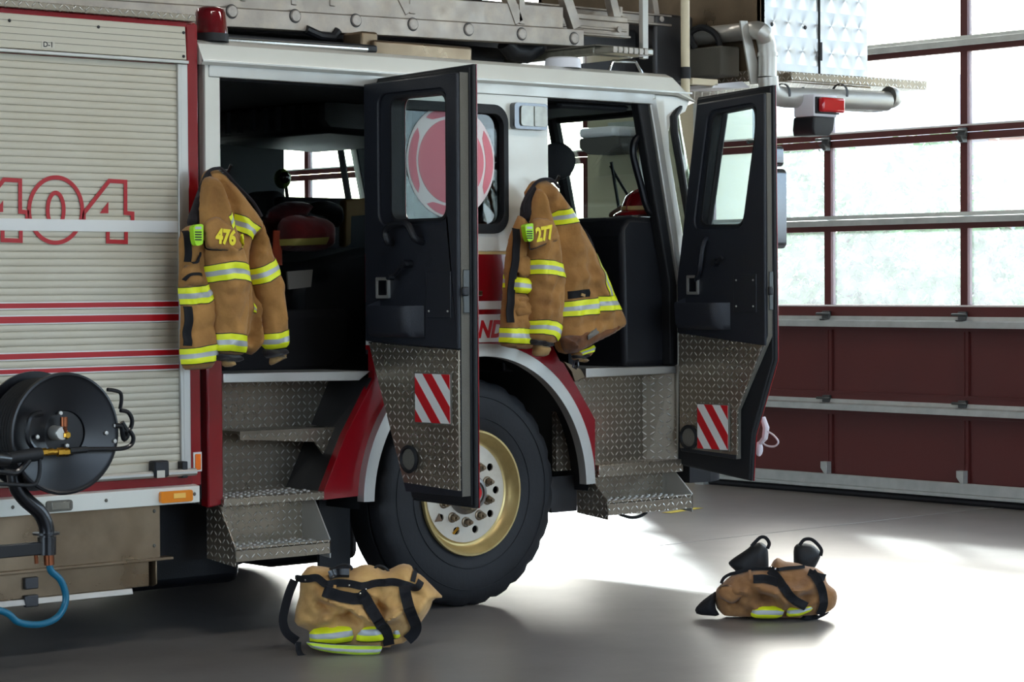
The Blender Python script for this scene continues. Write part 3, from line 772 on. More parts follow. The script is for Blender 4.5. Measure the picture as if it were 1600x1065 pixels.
# roof
prof=[(-.012,2.455),(-.03,2.466),(-.028,2.478),(.01,2.545),(.06,2.566),(.4,2.585),(1.22,2.592),(W-.4,2.585),(W-.06,2.566),(W-.01,2.545),(W+.028,2.478),(W+.03,2.466),(W+.012,2.455)]
s=MB(); n=len(prof); secs=[(-1.536,0,1),(1.235,0,1),(1.30,-.012,1),(1.42,-.115,.25),(1.62,-.15,.1)]
vs=[]
for k,(x,dz,f) in enumerate(secs):
    for y,z in prof:
        e=0 if k<3 else (.0 if k==3 else .28)
        zz=2.455+(z-2.455)*(1 if k<3 else f)+(-.03 if k>=3 else 0)
        yy=y+(e if y<1.2 else -e)*(1-abs(y-1.22)/1.22>-1)
        xx=x+(0 if k<3 else .25*(1-(abs(y-1.22)/1.26)**2)) 
        vs.append((xx,yy,zz))
fs=[]
for k in range(len(secs)-1):
    for i in range(n-1): fs.append((k*n+i,k*n+i+1,(k+1)*n+i+1,(k+1)*n+i))
fs.append(tuple(range(n))); 
s.add(vs,fs); P(s,'cab_roof','white',smooth=25)
P(MB().prism([(x,-.031,2.466) for x in (-1.536,1.40)]+[(x,-.031,2.474) for x in (1.40,-1.536)],(0,.012,0)),'roof_edge_trim','alu')
# roof liner
P(MB().box(-1.42,1.30,.06,W-.06,2.40,2.44),'roof_liner','interior',smooth=0)
# A pillar
P(MB().prism([(1.128,-.004,2.425),(1.172,-.004,2.44),(1.372,-.004,1.505),(1.330,-.004,1.495)],(0,.05,0)),'door_frame_strip','alu',bevel=.006)
P(MB().prism([(1.06,.012,2.42),(1.13,.012,2.425),(1.332,.012,1.495),(1.335,.012,1.10),(1.28,.012,1.10),(1.275,.012,1.495)],(0,.06,0)),'door_seal','rubber',bevel=.01)
P(MB().prism([(1.165,0,2.455),(1.42,0,2.452),(1.385,0,2.38),(1.285,0,2.335),(1.262,0,2.27),(1.268,0,2.17),(1.385,0,1.65),(1.42,0,1.5),(1.40,0,.60),(1.33,0,.60),(1.335,0,1.5)],(0,.04,0)),'a_pillar','white',bevel=.006)
# windscreen: swept plan curve leaning back
plan=[(0,0),(.11,.05),(.20,.16),(.27,.36),(.30,.7),(.315,1.22)]
plan=catmull([(x,y,0) for x,y in plan],6); plan=[(p.x,p.y) for p in plan]; plan=plan+[(x,W-y) for x,y in plan[::-1][1:]]
def wsx(z): return 1.285+(2.33-z)*.235
def wsrow(z,lo=0,hi=None): return [(wsx(z)+x,y,z) for x,y in plan]
m=len(plan); zs=[2.40,2.15,1.95,1.74]
s=MB(); s.add([p for z in zs for p in wsrow(z)],[(r*m+i,r*m+i+1,(r+1)*m+i+1,(r+1)*m+i) for r in range(3) for i in range(m-1)]); ws=P(s,'windscreen','windglass',smooth=60)
gk=[wsrow(2.40)[i] for i in range(m)]; gb=[wsrow(1.72)[i] for i in range(m)]
c0=[(wsx(2.2)-.012,-.012,2.2),(wsx(2.3)-.0,-.012,2.3),(wsx(2.33)+.05,.0,2.345)]
loop=[(wsx(z)-.01,-.012,z) for z in (1.74,1.95,2.15,2.27)]+[(wsx(2.34)+.0,-.014,2.345)]+[(p[0]+.006,p[1]-.014 if p[1]<1.2 else p[1]+.014,2.41) for p in gk[5:-5]]+[(wsx(2.34),W+.014,2.345)]+[(wsx(z)-.01,W+.012,z) for z in (2.27,2.15,1.95,1.74)]+[(p[0]+.006,p[1],1.72) for p in gb[::-1]]
s=MB(); s.tube(loop,.02,10,closed=True); s.build('gasket','rubber',ws)
mid=m//2
s=MB(); s.tube([(wsx(z)+.315,1.22,z) for z in (2.42,1.70)],.036,10); s.build('centre_post','rubber',ws)
for (yy,nm) in ((.70,0),(1.75,1)):
    b=Vector((wsx(1.74)+.33,yy,1.73)); tp=Vector((wsx(2.15)+.34,yy+.18,2.15)); 
    wv=MB().tube([b+Vector((.02,-.05,0)),b+(tp-b)*.5+Vector((.03,-.03,0)),tp+Vector((.02,0,0))],.008,8); wo=wv.build('wiper_arm','blackmetal',ws)
    MB().box(0,0,0,0,0,0); MB().tube([b+(tp-b)*.35+Vector((.01,.09,0)),tp+Vector((.008,-.02,.02))],.009,6).build('wiper_blade','rubber',wo)
# nose
rows=[(1.72,0),(1.45,.04),(1.1,.06),(.62,.06)]
s=MB(); s.add([(wsx(1.72)+x+dx,y,z) for z,dx in rows for x,y in plan],[(r*m+i,r*m+i+1,(r+1)*m+i+1,(r+1)*m+i) for r in range(3) for i in range(m-1)]); P(s,'cab_nose','red',smooth=60)
pl2=[(wsx(1.6)+.06+x*1.06,y) for x,y in plan]
s=MB(); s.prism([(x+.03,y,.50) for x,y in pl2]+[(1.42,W-.02,.50),(1.42,.02,.50)],(0,0,.22)); P(s,'bumper','black',bevel=.02)
# other cab walls
far=[(-1.508,.6),(-1.508,2.455),(1.17,2.455),(1.38,2.452),(1.27,2.2),(1.40,1.55),(1.40,.6)]
s=MB(); s.prism(onY(far,W),(0,-.05,0),holes=[onY([(.60,1.72),(.60,2.34),(1.10,2.34),(1.20,1.9),(1.25,1.72)],W),onY(rrect(-1.25,-.72,1.75,2.33,.08),W),onY(rrect(-.5,.18,1.78,2.33,.07),W)]); P(s,'far_cab_side','white',smooth=0)
s=MB(); s.prism(onY(far,W-.055),(0,-.008,0),holes=[onY([(.60,1.72),(.60,2.34),(1.10,2.34),(1.20,1.9),(1.25,1.72)],W-.055),onY(rrect(-1.25,-.72,1.75,2.33,.08),W-.055),onY(rrect(-.5,.18,1.78,2.33,.07),W-.055)]); P(s,'far_inner_liner','interior',smooth=0)
fg=P(MB().prism(onY([(.59,1.71),(.59,2.35),(1.11,2.35),(1.26,1.71)],W-.03),(0,.006,0)),'far_window_glass','carglass',smooth=0)
MB().tube([(1.00,W-.04,2.34),(1.12,W-.04,1.72)],.02,8).build('divider_bar','rubber',fg)
P(MB().prism(onY(rrect(-1.26,-.71,1.74,2.34,.08),W-.03),(0,.006,0)),'far_window_glass','carglass',smooth=0)
P(MB().prism(onY(rrect(-.51,.19,1.77,2.34,.07),W-.03),(0,.006,0)),'far_window_glass','carglass',smooth=0)
P(MB().box(-1.47,-1.42,.06,W-.06,.62,2.45),'cab_back_wall','navy',smooth=0)
P(MB().box(-1.42,1.32,.62,W-.06,1.02,1.09),'cab_floor','interior',smooth=0)
P(MB().box(-1.42,-.62,.34,.62,1.05,1.09),'cab_floor','interior',smooth=0)
P(MB().box(.66,1.30,.2,.62,1.03,1.075),'cab_floor','interior',smooth=0)
# inner skin behind the side panels so that the cab stays dark
P(MB().box(-.60,.44,.055,.075,1.2,1.76),'inner_trim','interior',smooth=0)
P(MB().box(.19,.445,.055,.075,1.76,2.43),'inner_trim','interior',smooth=0)
# engine cover, dash, seats
s=MB(); s.prism(onY([(-.55,1.09),(-.5,1.62),(-.1,1.70),(.55,1.66),(.75,1.45),(.80,1.09)],.72),(0,1.0,0)); P(s,'engine_cover','interior',bevel=.04)
s=MB(); s.prism(onY([(1.02,1.09),(1.0,1.78),(1.06,1.85),(1.42,1.84),(1.42,1.09)],.07),(0,W-.14,0)); P(s,'dashboard','black',bevel=.03)
P(MB().tube([(.93,.40+.2*math.cos(a),1.62+.2*math.sin(a)) for a in [2*PI*i/28 for i in range(28)]],.016,8,closed=True).tube([(.93,.4,1.55),(1.05,.4,1.5)],.02,8).box(.925,.935,.22,.58,1.54,1.56),'steering_wheel','black')
def cab_seat(x,y,zt,face,name='cab_seat'):
    d=1 if face else -1
    st=P(MB().box(x-.24,x+.24,y-.23,y+.23,1.34,1.46),name,'seat',bevel=.05,segs=3)
    MB().box(x-.2,x+.2,y-.2,y+.2,1.09,1.34).build('seat_base','black',st,bevel=.01)
    bx=x-d*.24
    MB().hexa([(bx-.07,y-.23,1.44),(bx+.07,y-.23,1.44),(bx+.07,y+.23,1.44),(bx-.07,y+.23,1.44),(bx-.07-d*.08,y-.2,zt-.2),(bx+.07-d*.08,y-.2,zt-.2),(bx+.07-d*.08,y+.2,zt-.2),(bx-.07-d*.08,y+.2,zt-.2)]).build('backrest','seat',st,bevel=.05,segs=3)
    MB().box(bx-.06-d*.09,bx+.06-d*.09,y-.14,y+.14,zt-.19,zt).build('headrest','seat',st,bevel=.05,segs=3)
P(MB().box(pY(440,309,1.2).x,pY(620,309,1.2).x,1.2,1.28,1.09,pY(530,309,1.2).z),'seat_back_block','interior',bevel=.02)  # dark block added at seat-top height to hide the bright lower far window
cab_seat(.55,.42,1.80,True); cab_seat(.55,W-.42,2.02,True); cab_seat(-1.1,W-.45,2.1,True); cab_seat(-.9,1.22,2.0,True)
# overhead console, sun visor, fan
s=MB(); s.prism(onY([(-.35,2.40),(-.35,2.30),(-.30,2.25),(.40,2.225),(.55,2.26),(.58,2.40)],.75),(0,1.1,0)); oc=P(s,'overhead_console','black',bevel=.03)
for k in range(8): MB().box(-.37,-.348,.85+k*.11,.87+k*.11,2.28,2.39).build('console_rib','interior2',oc)
P(MB().prism(onY([(.6,2.40),(.62,2.37),(1.08,2.37),(1.1,2.40)],.1),(0,W-.2,0)),'header_console','interior',bevel=.02)
q=pY(870,252,.95); 
f=P(MB().lathe([(.0,-.05),(.05,-.05),(.09,-.03),(.1,0),(.1,.03),(.085,.035),(.0,.035)],q,(-.65,-.76,0),28),'cab_fan','black')
MB().tube([tuple(q+Vector((.02,.03,0))),tuple(q+Vector((.12,.10,-.02))),tuple(q+Vector((.2,.12,-.06)))],.012,8).build('fan_bracket','black',f)
# grab bar inside the front pillar
g=[pY(a,b,.06) for a,b in ((1016,215),(1003,211),(992,220),(989,238),(994,262),(1003,295),(1009,318),(1018,333),(1030,335),(1042,331))]
P(MB().tube(catmull(g,5),.018,10),'grab_bar','blackmetal')
# footwell side of the front opening
P(MB().box(.62,.66,.05,.9,1.05,1.72),'seat_box','interior',smooth=0)
s=MB(); s.prism(onY([(.66,1.10),(.66,1.60),(.9,1.6),(1.02,1.66),(1.02,1.10)],.55),(0,.04,0)); P(s,'footwell_panel','navy',bevel=.01)
for k in range(3): P(MB().box(.72+k*.1,.735+k*.1,.535,.55,1.2,1.4),'panel_rib','navy',bevel=.004)
# --- sills and steps, crew side
P(MB().prism(onY([(CR,1.098),(CR,1.139),(-.637,1.127),(-.70,1.086)],-.006),(0,.36,0)),'door_sill','alu',bevel=.003)
yb=.33; q0=pY(516,597,yb); q1=pY(445,760,yb)
w=P(MB().prism(onY([(CR-.01,.58),(CR-.01,1.10),(q0.x,1.09),(q1.x,.585)],yb),(0,.03,0)),'step_well','platedim',smooth=0)
s=MB(); s.add([(-.612,0.02,1.095),(-.90,.02,.585),(q1.x,yb+.01,.585),(q0.x,yb+.01,1.09),(-.60,0.02,1.095),(-.888,.02,.585),(q1.x+.02,yb+.01,.585),(q0.x+.02,yb+.01,1.09)],[(0,1,2,3),(7,6,5,4),(0,4,5,1),(3,2,6,7)]); s.build('well_side','sheetdark',w,smooth=0)
y1=.14; a=[pY(*p,y1) for p in ((375,674),(536,672),(536,680),(514,722),(492,690),(375,687))]
st=P(MB().prism([tuple(p) for p in a],(0,.012,0)),'middle_step','plate',bevel=.002)
MB().prism([(a[0].x,y1,a[0].z),(a[1].x-.02,y1,a[0].z-.004),(a[1].x-.02,yb+.005,a[0].z+.0),(a[0].x,yb+.005,a[0].z)],(0,0,-.012)).build('step_tread','plate',st)
for x in (-1.12,-.96): pass
st=P(MB().box(-1.445,-.912,-.025,yb+.01,.566,.602),'lower_step','plate',bevel=.004)
def studs(x0,x1,y0,y1,z,parent,rows=3,n=12):
    s=MB()
    for r in range(rows):
        for i in range(n):
            x=x0+(x1-x0)*(i+.5+.5*(r%2))/(n+.5); y=y0+(y1-y0)*(r+.5)/rows; s.lathe([(.0105,0),(.009,.006),(.006,.007),(0.0,.007)],(x,y,z),(0,0,1),10)
    o=s.build('grip_studs','alu',parent); o['kind']='stuff'; return o
studs(-1.43,-.93,-.01,.22,.602,st,4,12)
def hanging_step(x0,x1,yf,ybk,zt,zb,ztread,parent_name):
    s=MB().prism([(x0,ybk,zb-.0),(x0,ybk,zt),(x0,ybk-.10,zt),(x0,yf,ztread+.01),(x0,yf,zb-.02),],( .006,0,0)); 
    st=P(s,parent_name,'platedim',bevel=.001)
    MB().prism([(x1-.006,ybk,zb),(x1-.006,ybk,zt),(x1-.006,ybk-.10,zt),(x1-.006,yf,ztread+.01),(x1-.006,yf,zb-.02)],(.006,0,0)).build('side_plate','alu',st,bevel=.001)
    MB().box(x0+.006,x1-.006,ybk-.01,ybk,zb,zt).build('back_plate','plate',st,smooth=0)
    MB().box(x0,x1,yf,yf+.006,zb-.0,ztread+.008).box(x0+.006,x1-.006,yf,ybk,ztread-.006,ztread).build('step_tread','plate',st,bevel=.001)
    studs(x0+.02,x1-.02,yf+.02,ybk-.03,ztread,st,3,12)
hanging_step(-1.443,-.935,-.10,.115,.568,.335,.388,'hanging_step')
# --- front side steps
P(MB().prism(onY([(.687,1.057),(.687,1.103),(1.305,1.097),(1.305,1.061)],-.004),(0,.5,0)),'door_sill','alu',bevel=.003)
P(MB().prism(onY([(.55,1.14),(.66,1.10),(.69,1.06),(.62,1.04),(.60,1.09)],.004),(0,.03,0)),'sill_corner','steel',bevel=.002)
yb=.12
w=P(MB().prism(onY([(.60,.60),(.60,1.06),(1.19,1.06),(1.19,.60)],yb),(0,.03,0)),'step_well','plate',smooth=0)
MB().prism([(1.19,yb,.6),(1.19,yb,1.06),(1.305,.01,1.06),(1.322,.01,.6)],(.02,.02,0)).build('well_side','plate',w,smooth=0)
st=P(MB().box(.756,1.335,-.02,yb+.02,.566,.628),'lower_step','plate',bevel=.004)
hanging_step(.717,1.301,-.12,.10,.566,.39,.452,'hanging_step')
P(MB().prism(onY([(.53,.575),(.55,.40),(.717,.40),(.717,.575)],.1),(0,.02,0)),'step_bracket','sheetdark')
P(MB().tube(catmull([pY(*p,-.06) for p in ((968,803),(985,808),(1000,806),(1010,800))],5),.008,8),'air_line','rubber')
# --- doors
def crew_door():
    xi,xs=-.66,-.56; q=lambda pts,x=xi: qX(pts,x)
    L=0.0; Rr=-.655
    o=q([(576,129),(714,110),(715,786),(628,770),(580,540)]); 
    inner=[(-.03,2.418),(Rr,2.425),(Rr,.60)]+q([(629,768),(580,538)]); inner[-1]=(-.02,inner[-1][1]); 
    outer=[(-.0,2.445),(Rr-.02,2.462),(Rr-.02,.548)]+[(inner[3][0]+.02,.555),(-.0,inner[4][1]+.0)]
    hole=rpoly([(.0,0)]+[],.01) if 0 else None
    wq=q([(606,153),(695,138),(696,345),(605,346)]); wz0,wz1=(wq[2][1]+wq[3][1])/2,(wq[0][1]+wq[1][1])/2; wy0,wy1=wq[1][0],wq[0][0]
    wh=rrect(wy0,wy1,wz0,wz1,.05,6)
    d=P(MB().prism(onX(outer,xs-.004),(-.020,0,0),holes=[onX(wh,xs-.004)]),'crew_door','rubber',bevel=.006); MB().prism(onX([p for p in outer],xs),(-.004,0,0),holes=[onX(wh,xs)]).build('outer_skin','red',d,smooth=0)
    tag(d,'open rear crew door with reflective stripe plate and window')
    mid=[(a*.97-.008,b+(-.012 if b>1.5 else .012)) for a,b in outer]
    MB().prism(onX(mid,xs-.022),(-.012,0,0),holes=[onX(wh,xs-.022)]).build('door_seal','rubber',d,bevel=.006)
    MB().prism(onX(inner,xs-.034),(-.048,0,0),holes=[onX(wh,xs-.034)],side_mi=1).build('door_frame',['trim','seal'],d,bevel=.006)
    up=[(.0,2.415),(Rr+.0,2.422),(Rr+.0,1.235),(.0,1.262)]
    whw=rrect(wy0-.008,wy1+.075,wz0-.012,wz1+.012,.055,6)
    tr=MB().prism(onX(up,xs-.082),(-.018,0,0),holes=[onX(whw,xs-.082)]).build('inner_trim','trim',d,bevel=.006)
    MB().prism(onX(rrect(wy0-.014,wy1+.082,wz0-.018,wz1+.018,.055,6),xs-.0822),(-.0015,0,0),holes=[onX(wh,xs-.0822)]).build('window_recess','trim',d,smooth=0)
    MB().prism(onX(rrect(wy0-.001,wy1+.001,wz0-.001,wz1+.001,.05,6),xs-.02),(-.07,0,0),holes=[onX(rrect(wy0+.012,wy1-.012,wz0+.012,wz1-.012,.045,6),xs-.02)]).build('window_frame','rubber',d,bevel=.006)
    MB().prism(onX(rrect(wy0+.006,wy1-.006,wz0+.006,wz1-.006,.045,6),xs-.03),(-.005,0,0)).build('window_glass','carglass',d,smooth=0)
    # grab handle
    a=[pX(*p,xi-dx) for p,dx in (((613,378),.0),((606,378),.05),((602,362),.06),((610,352),.06),((628,350),.06),((638,353),.06),((648,372),.05),((660,378),.0))]
    MB().tube(catmull(a,5),.016,10).build('grab_handle','black',d)
    a=[pX(*p,xi-dx) for p,dx in (((636,412),.03),((636,412),.045),((626,416),.045),((618,428),.045),((611,433),.03),((611,433),.055))]
    s=MB().tube(a[1:4]+[a[4]],.009,8); s.lathe([(0,.03),(.016,.03),(.018,0),(.018,-.03)],pX(637,412,xi-.02),(-1,0,0),16); s.lathe([(0,.02),(.012,.02),(.014,-.01)],pX(611,433,xi-.05),(-1,0,0),12); s.build('window_crank','black',d)
    b=q([(590,433),(610,466)]); u0,u1=b[1][0],b[0][0]; v0,v1=b[1][1],b[0][1]
    hb=MB().prism(onX(rrect(u0,u1,v0,v1,.006),xi),(-.012,0,0),holes=[onX(rrect(u0+.012,u1-.012,v0+.014,v1-.014,.004),xi)]).build('inner_handle','alu',d,bevel=.002)
    MB().box(xi-.004,xi+.002,u0+.01,u1-.01,v0+.012,v1-.012).build('handle_recess','black',hb)
    MB().prism(onX(rrect(u0+.02,u1-.02,v0+.02,v1-.02,.004),xi-.004),(-.006,0,0)).build('handle_lever','blackmetal',hb,bevel=.002)
    # storage pocket
    b=q([(594,470),(664,528)]); u0,u1,v0,v1=b[1][0],b[0][0],b[1][1],b[0][1]
    s=MB(); k=9
    pr=[(0,v1+.005),(.075,v1-.02),(.08,v1-.03),(.07,v0+.03),(.055,v0+.005),(0,v0)]
    ys=[(u1,1.),(u1-.03,1.),(u0+.10,1.),(u0+.06,.93),(u0+.03,.6),(u0+.012,.25),(u0,.05)]
    vs=[(xi-p[0]*f,y,p[1]) for y,f in ys for p in pr]; np_=len(pr); fs=[(r*np_+i,r*np_+i+1,(r+1)*np_+i+1,(r+1)*np_+i) for r in range(len(ys)-1) for i in range(1,np_-1)]
    fs+= [tuple(range(np_))]
    s.add(vs,fs); s.box(xi-.075,xi,u0+.1,u1,v1-.03,v1-.028); s.build('door_pocket','trim',d,smooth=60)
    b=q([(667,424),(706,497)]); u0,u1,v0,v1=b[1][0],b[0][0],b[1][1],b[0][1]
    cp=MB().box(xi-.006,xi,u0,u1,v0,v1).build('cover_panel','trim',d,bevel=.003)
    for yy in (u0+.02,u1-.02): MB().ball((xi-.007,yy,v0+.03),.005,8).build('screw','alu',cp)
    # latch on the free edge
    z0,z1=pX(725,489,-.6).z,pX(725,421,-.6).z
    l=MB().box(-.632,-.598,Rr-.007,Rr-.001,z0,z1).build('latch_plate','galvdark',d,bevel=.012)
    MB().box(-.645,-.61,Rr-.02,Rr-.004,(z0+z1)/2-.02,(z0+z1)/2+.02).build('latch_bolt','black',l,bevel=.006)
    # tread plate on the lower half
    lowp=[(-.014,1.258),(Rr+.006,1.232),(Rr+.006,.625)]+[(inner[3][0]+.0,.64)]
    lp=MB().prism(onX(lowp,xs-.082),(-.012,0,0)).build('lower_plate','plate',d,bevel=.002)
    b=q([(650,583),(705,662)]); u0,u1,v0,v1=b[1][0],b[0][0],b[1][1],b[0][1]
    stripe_sticker(d,xi,u0,u1,v0,v1)
    c=pX(640,717,xi); 
    sp=MB().lathe([(.058,.0),(.063,.012),(.050,.017),(.046,.008)],(xi+.004,c.y,c.z),(-1,0,0),32).build('speaker_ring','rubber',d)
    MB().lathe([(.048,.006),(.0,.009)],(xi+.004,c.y,c.z),(-1,0,0),32).build('speaker_grille','seal',sp)
    # outside handle and hinges
    MB().box(xs,xs+.03,-.6,-.48,1.50,1.54).build('outer_handle','chrome',d,bevel=.006)
    MB().prism(onX([(-.01,1.66),(Rr-.015,1.66),(Rr-.015,2.45),(-.01,2.43)],xs),(.002,0,0),holes=[onX(wh,xs)]).build('outer_upper_panel','white',d,smooth=0)
    return d
def stripe_sticker(d,xi,u0,u1,v0,v1):
    x=xi-.002
    st=MB().box(x-.003,x+.004,u0-.006,u1+.006,v0-.006,v1+.006).build('reflective_sticker','seal',d,smooth=0)
    MB().box(x-.0045,x-.003,u0,u1,v0,v1).build('white_field','whitefilm',st,smooth=0)
    # red diagonals falling to the right as seen from the panel side (right is -y)
    H=v1-v0; Wd=u1-u0; s=MB()
    sl=H/ (Wd*.62)       # steepness
    def clip(poly):
        for ax,lim,sg in ((0,0,1),(0,Wd,-1),(1,0,1),(1,H,-1)):
            o=[]
            for i in range(len(poly)):
                a=poly[i-1]; b=poly[i]; da=sg*(a[ax]-lim); db=sg*(b[ax]-lim)
                if (da>=0)!=(db>=0):
                    t=da/(da-db); o.append((a[0]+(b[0]-a[0])*t,a[1]+(b[1]-a[1])*t))
                if db>=0: o.append(b)
            poly=o
            if not poly: return poly
        return poly
    for k in (-.84,-.31,.22,.75):
        # r: distance to the right, h: height
        r0=k*Wd; wd=.265*Wd; run=.78*Wd
        pl=clip([(r0,H),(r0+wd,H),(r0+wd+run,0),(r0+run,0)])
        if len(pl)>2: s.prism([(x-.0045,u1-r,v0+h) for r,h in pl],(-.001,0,0))
    s.build('red_diagonal','redletter',st,smooth=0)
crew=crew_door()
def front_door():
    xi,xs=1.27,1.355; q=lambda pts,x=xi: qX(pts,x); Rr=-.645
    inner=[(-.185,2.405),(Rr,2.43),(Rr-.005,1.257),(-.440,.892),(-.437,.650),(-.05,.672),(-.042,1.52)]
    ou=q([(1213,133),(1217,562),(1183,680),(1179,751),(1064,731)],xs)
    outer=[(-.135,2.44),(ou[0][0],2.468),(ou[1][0],ou[1][1]),(ou[2][0],ou[2][1]),(ou[3][0],ou[3][1]),(ou[4][0],.60),(0.0,1.52)]
    wq=q([(1112,176),(1180,163),(1181,200),(1160,354),(1091,354)])
    wh=rpoly(wq,.05,5)
    d=P(MB().prism(onX(outer,xs-.004),(-.020,0,0),holes=[onX(wh,xs-.004)]),'front_door','rubber',bevel=.006); MB().prism(onX([p for p in outer],xs),(-.004,0,0),holes=[onX(wh,xs)]).build('outer_skin','red',d,smooth=0); tag(d,'open front door with chrome mirror and reflective stripe plate')
    cx=sum(a for a,b in outer)/7; cz=sum(b for a,b in outer)/7
    sh=lambda pts,f,g: [(cx+(a-cx)*f,cz+(b-cz)*g) for a,b in pts]
    MB().prism(onX(sh(outer,.975,.992),xs-.022),(-.012,0,0),holes=[onX(wh,xs-.022)]).build('door_seal','rubber',d,bevel=.006)
    MB().prism(onX(inner,xs-.034),(-.036,0,0),holes=[onX(wh,xs-.034)],side_mi=1).build('door_frame',['trim','seal'],d,bevel=.006)
    up=[(-.19,2.40),(Rr+.0,2.425),(Rr-.0,1.21),(-.046,1.265),(-.046,1.52)]
    wc=(sum(a for a,b in wh)/len(wh),sum(b for a,b in wh)/len(wh)); whw=[(wc[0]+(a-wc[0])*1.10+.010,wc[1]+(b-wc[1])*1.04) for a,b in wh]
    MB().prism(onX(up,xs-.07),(-.016,0,0),holes=[onX(whw,xs-.07)]).build('inner_trim','trim',d,bevel=.006)
    MB().prism(onX([(wc[0]+(a-wc[0])*1.16+.012,wc[1]+(b-wc[1])*1.07) for a,b in wh],xs-.0702),(-.0015,0,0),holes=[onX(wh,xs-.0702)]).build('window_recess','trim',d,smooth=0)
    wi=[(wc[0]+(a-wc[0])*.93,wc[1]+(b-wc[1])*.965) for a,b in wh]
    MB().prism(onX(wh,xs-.02),(-.06,0,0),holes=[onX(wi,xs-.02)]).build('window_frame','rubber',d,bevel=.004)
    MB().prism(onX(wi,xs-.03),(-.005,0,0)).build('window_glass','carglass',d,smooth=0)
    a=[pX(1134,172,xs-.04),pX(1108,356,xs-.04)]; MB().tube(a,.014,8).build('window_divider','rubber',d)
    a=[pX(*p,xi-dx) for p,dx in (((1104,372),.0),((1098,385),.03),((1093,420),.035),((1088,438),.0))]; MB().tube(catmull(a,4),.013,8).build('grab_handle','trim',d)
    s=MB().lathe([(0,.03),(.018,.03),(.02,0)],pX(1120,410,xi),(-1,0,0),16); s.tube([pX(1120,410,xi-.035),pX(1128,402,xi-.04)],.009,8); s.build('window_crank','black',d)
    b=q([(1075,430),(1093,460)]); u0,u1,v0,v1=b[1][0],b[0][0],b[1][1],b[0][1]
    hb=MB().prism(onX(rrect(u0,u1,v0,v1,.006),xi),(-.012,0,0),holes=[onX(rrect(u0+.012,u1-.012,v0+.014,v1-.014,.004),xi)]).build('inner_handle','alu',d,bevel=.002)
    MB().prism(onX(rrect(u0+.01,u1-.01,v0+.012,v1-.012,.004),xi),(-.006,0,0)).build('handle_lever','blackmetal',hb,bevel=.002)
    b=q([(1071,466),(1142,516)]); u0,u1,v0,v1=b[1][0],b[0][0],b[1][1],b[0][1]
    s=MB(); pr=[(0,v1+.005),(.075,v1-.02),(.08,v1-.03),(.07,v0+.03),(.055,v0+.005),(0,v0)]
    ys=[(u1,1.),(u1-.03,1.),(u0+.08,1.),(u0+.05,.93),(u0+.025,.6),(u0+.01,.25),(u0,.05)]
    vs=[(xi-p[0]*f,y,p[1]) for y,f in ys for p in pr]; np_=6
    s.add(vs,[(r*np_+i,r*np_+i+1,(r+1)*np_+i+1,(r+1)*np_+i) for r in range(len(ys)-1) for i in range(1,5)]+[tuple(range(6))]); s.box(xi-.075,xi,u0+.1,u1,v1-.03,v1-.028); s.build('door_pocket','trim',d,smooth=60)
    b=q([(1147,428),(1183,488)]); u0,u1,v0,v1=b[1][0],b[0][0],b[1][1],b[0][1]
    cp=MB().box(xi-.006,xi,u0,u1,v0,v1).build('cover_panel','trim',d,bevel=.003)
    for yy,zz in ((u0+.02,v0+.03),(u1-.02,v0+.03),(u0+.02,v1-.03),(u1-.02,v1-.03)): MB().ball((xi-.007,yy,zz),.005,8).build('screw','alu',cp)
    z0,z1=pX(1200,484,1.31).z,pX(1200,424,1.31).z
    l=MB().box(1.292,1.318,Rr-.012,Rr-.006,z0,z1).build('latch_plate','galvdark',d,bevel=.012)
    MB().box(1.28,1.308,Rr-.024,Rr-.008,(z0+z1)/2-.02,(z0+z1)/2+.02).build('latch_bolt','black',l,bevel=.006)
    lp=MB().prism(onX([(-.05,1.262),(Rr+.012,1.208),(Rr+.012,1.24),(-.452,.89),(-.449,.672),(-.056,.69)],xs-.07),(-.010,0,0)).build('lower_plate','plate',d,bevel=.002)
    b=q([(1091,631),(1139,703)]); u0,u1,v0,v1=b[1][0],b[0][0],b[1][1],b[0][1]; stripe_sticker(d,xi,u0,u1,v0,v1)
    c=pX(1077,683,xi)
    sp=MB().lathe([(.058,.0),(.063,.012),(.050,.017),(.046,.008)],(xi+.004,c.y,c.z),(-1,0,0),32).build('speaker_ring','rubber',d)
    MB().lathe([(.048,.006),(.0,.009)],(xi+.004,c.y,c.z),(-1,0,0),32).build('speaker_grille','seal',sp)
    # mirror on the outer side
    zt,zb=pX(1220,240,1.45).z,pX(1220,420,1.45).z; ym=pX(1222,300,1.50).y
    mi=MB().prism(onX(rrect(ym-.03,ym+.14,zb+.10,zt-.07,.03),1.43),(.07,0,0)).build('mirror_housing','mirrorgrey',d,bevel=.02,segs=3)
    MB().prism(onX(rrect(ym-.02,ym+.13,zt-.06,zt+.04,.02),1.43),(.06,0,0)).build('spot_mirror','mirrorgrey',d,bevel=.012)
    MB().tube([(1.36,ym+.1,zt+.06),(1.46,ym+.06,zt+.07),(1.46,ym+.06,zb+.02),(1.36,ym+.1,zb+.0)],.011,8).build('mirror_bracket','chrome',d)
    MB().prism(onX([(-.06,1.66),(outer[1][0]+.008,1.66),(outer[1][0]+.008,2.455),(-.13,2.43)],xs),(.002,0,0),holes=[onX(wh,xs)]).build('outer_upper_panel','white',d,smooth=0)
    return d
front_door()
# white cord and handles seen low beyond the front door
xw=1.95; a=[pX(*p,xw) for p in ((1192,652),(1197,668),(1195,684),(1188,692))]
hk=P(MB().tube(a,[.014,.018,.016,.012],10),'tow_hook','whiteplastic')
MB().tube(catmull([pX(*p,xw) for p in ((1197,672),(1209,680),(1216,690),(1210,697),(1198,696),(1190,690))],5),.005,8).build('cord','whiteplastic',hk)
MB().ball(pX(1186,701,xw),(.02,.022,.04),14).build('handle_grip','whiteplastic',hk)
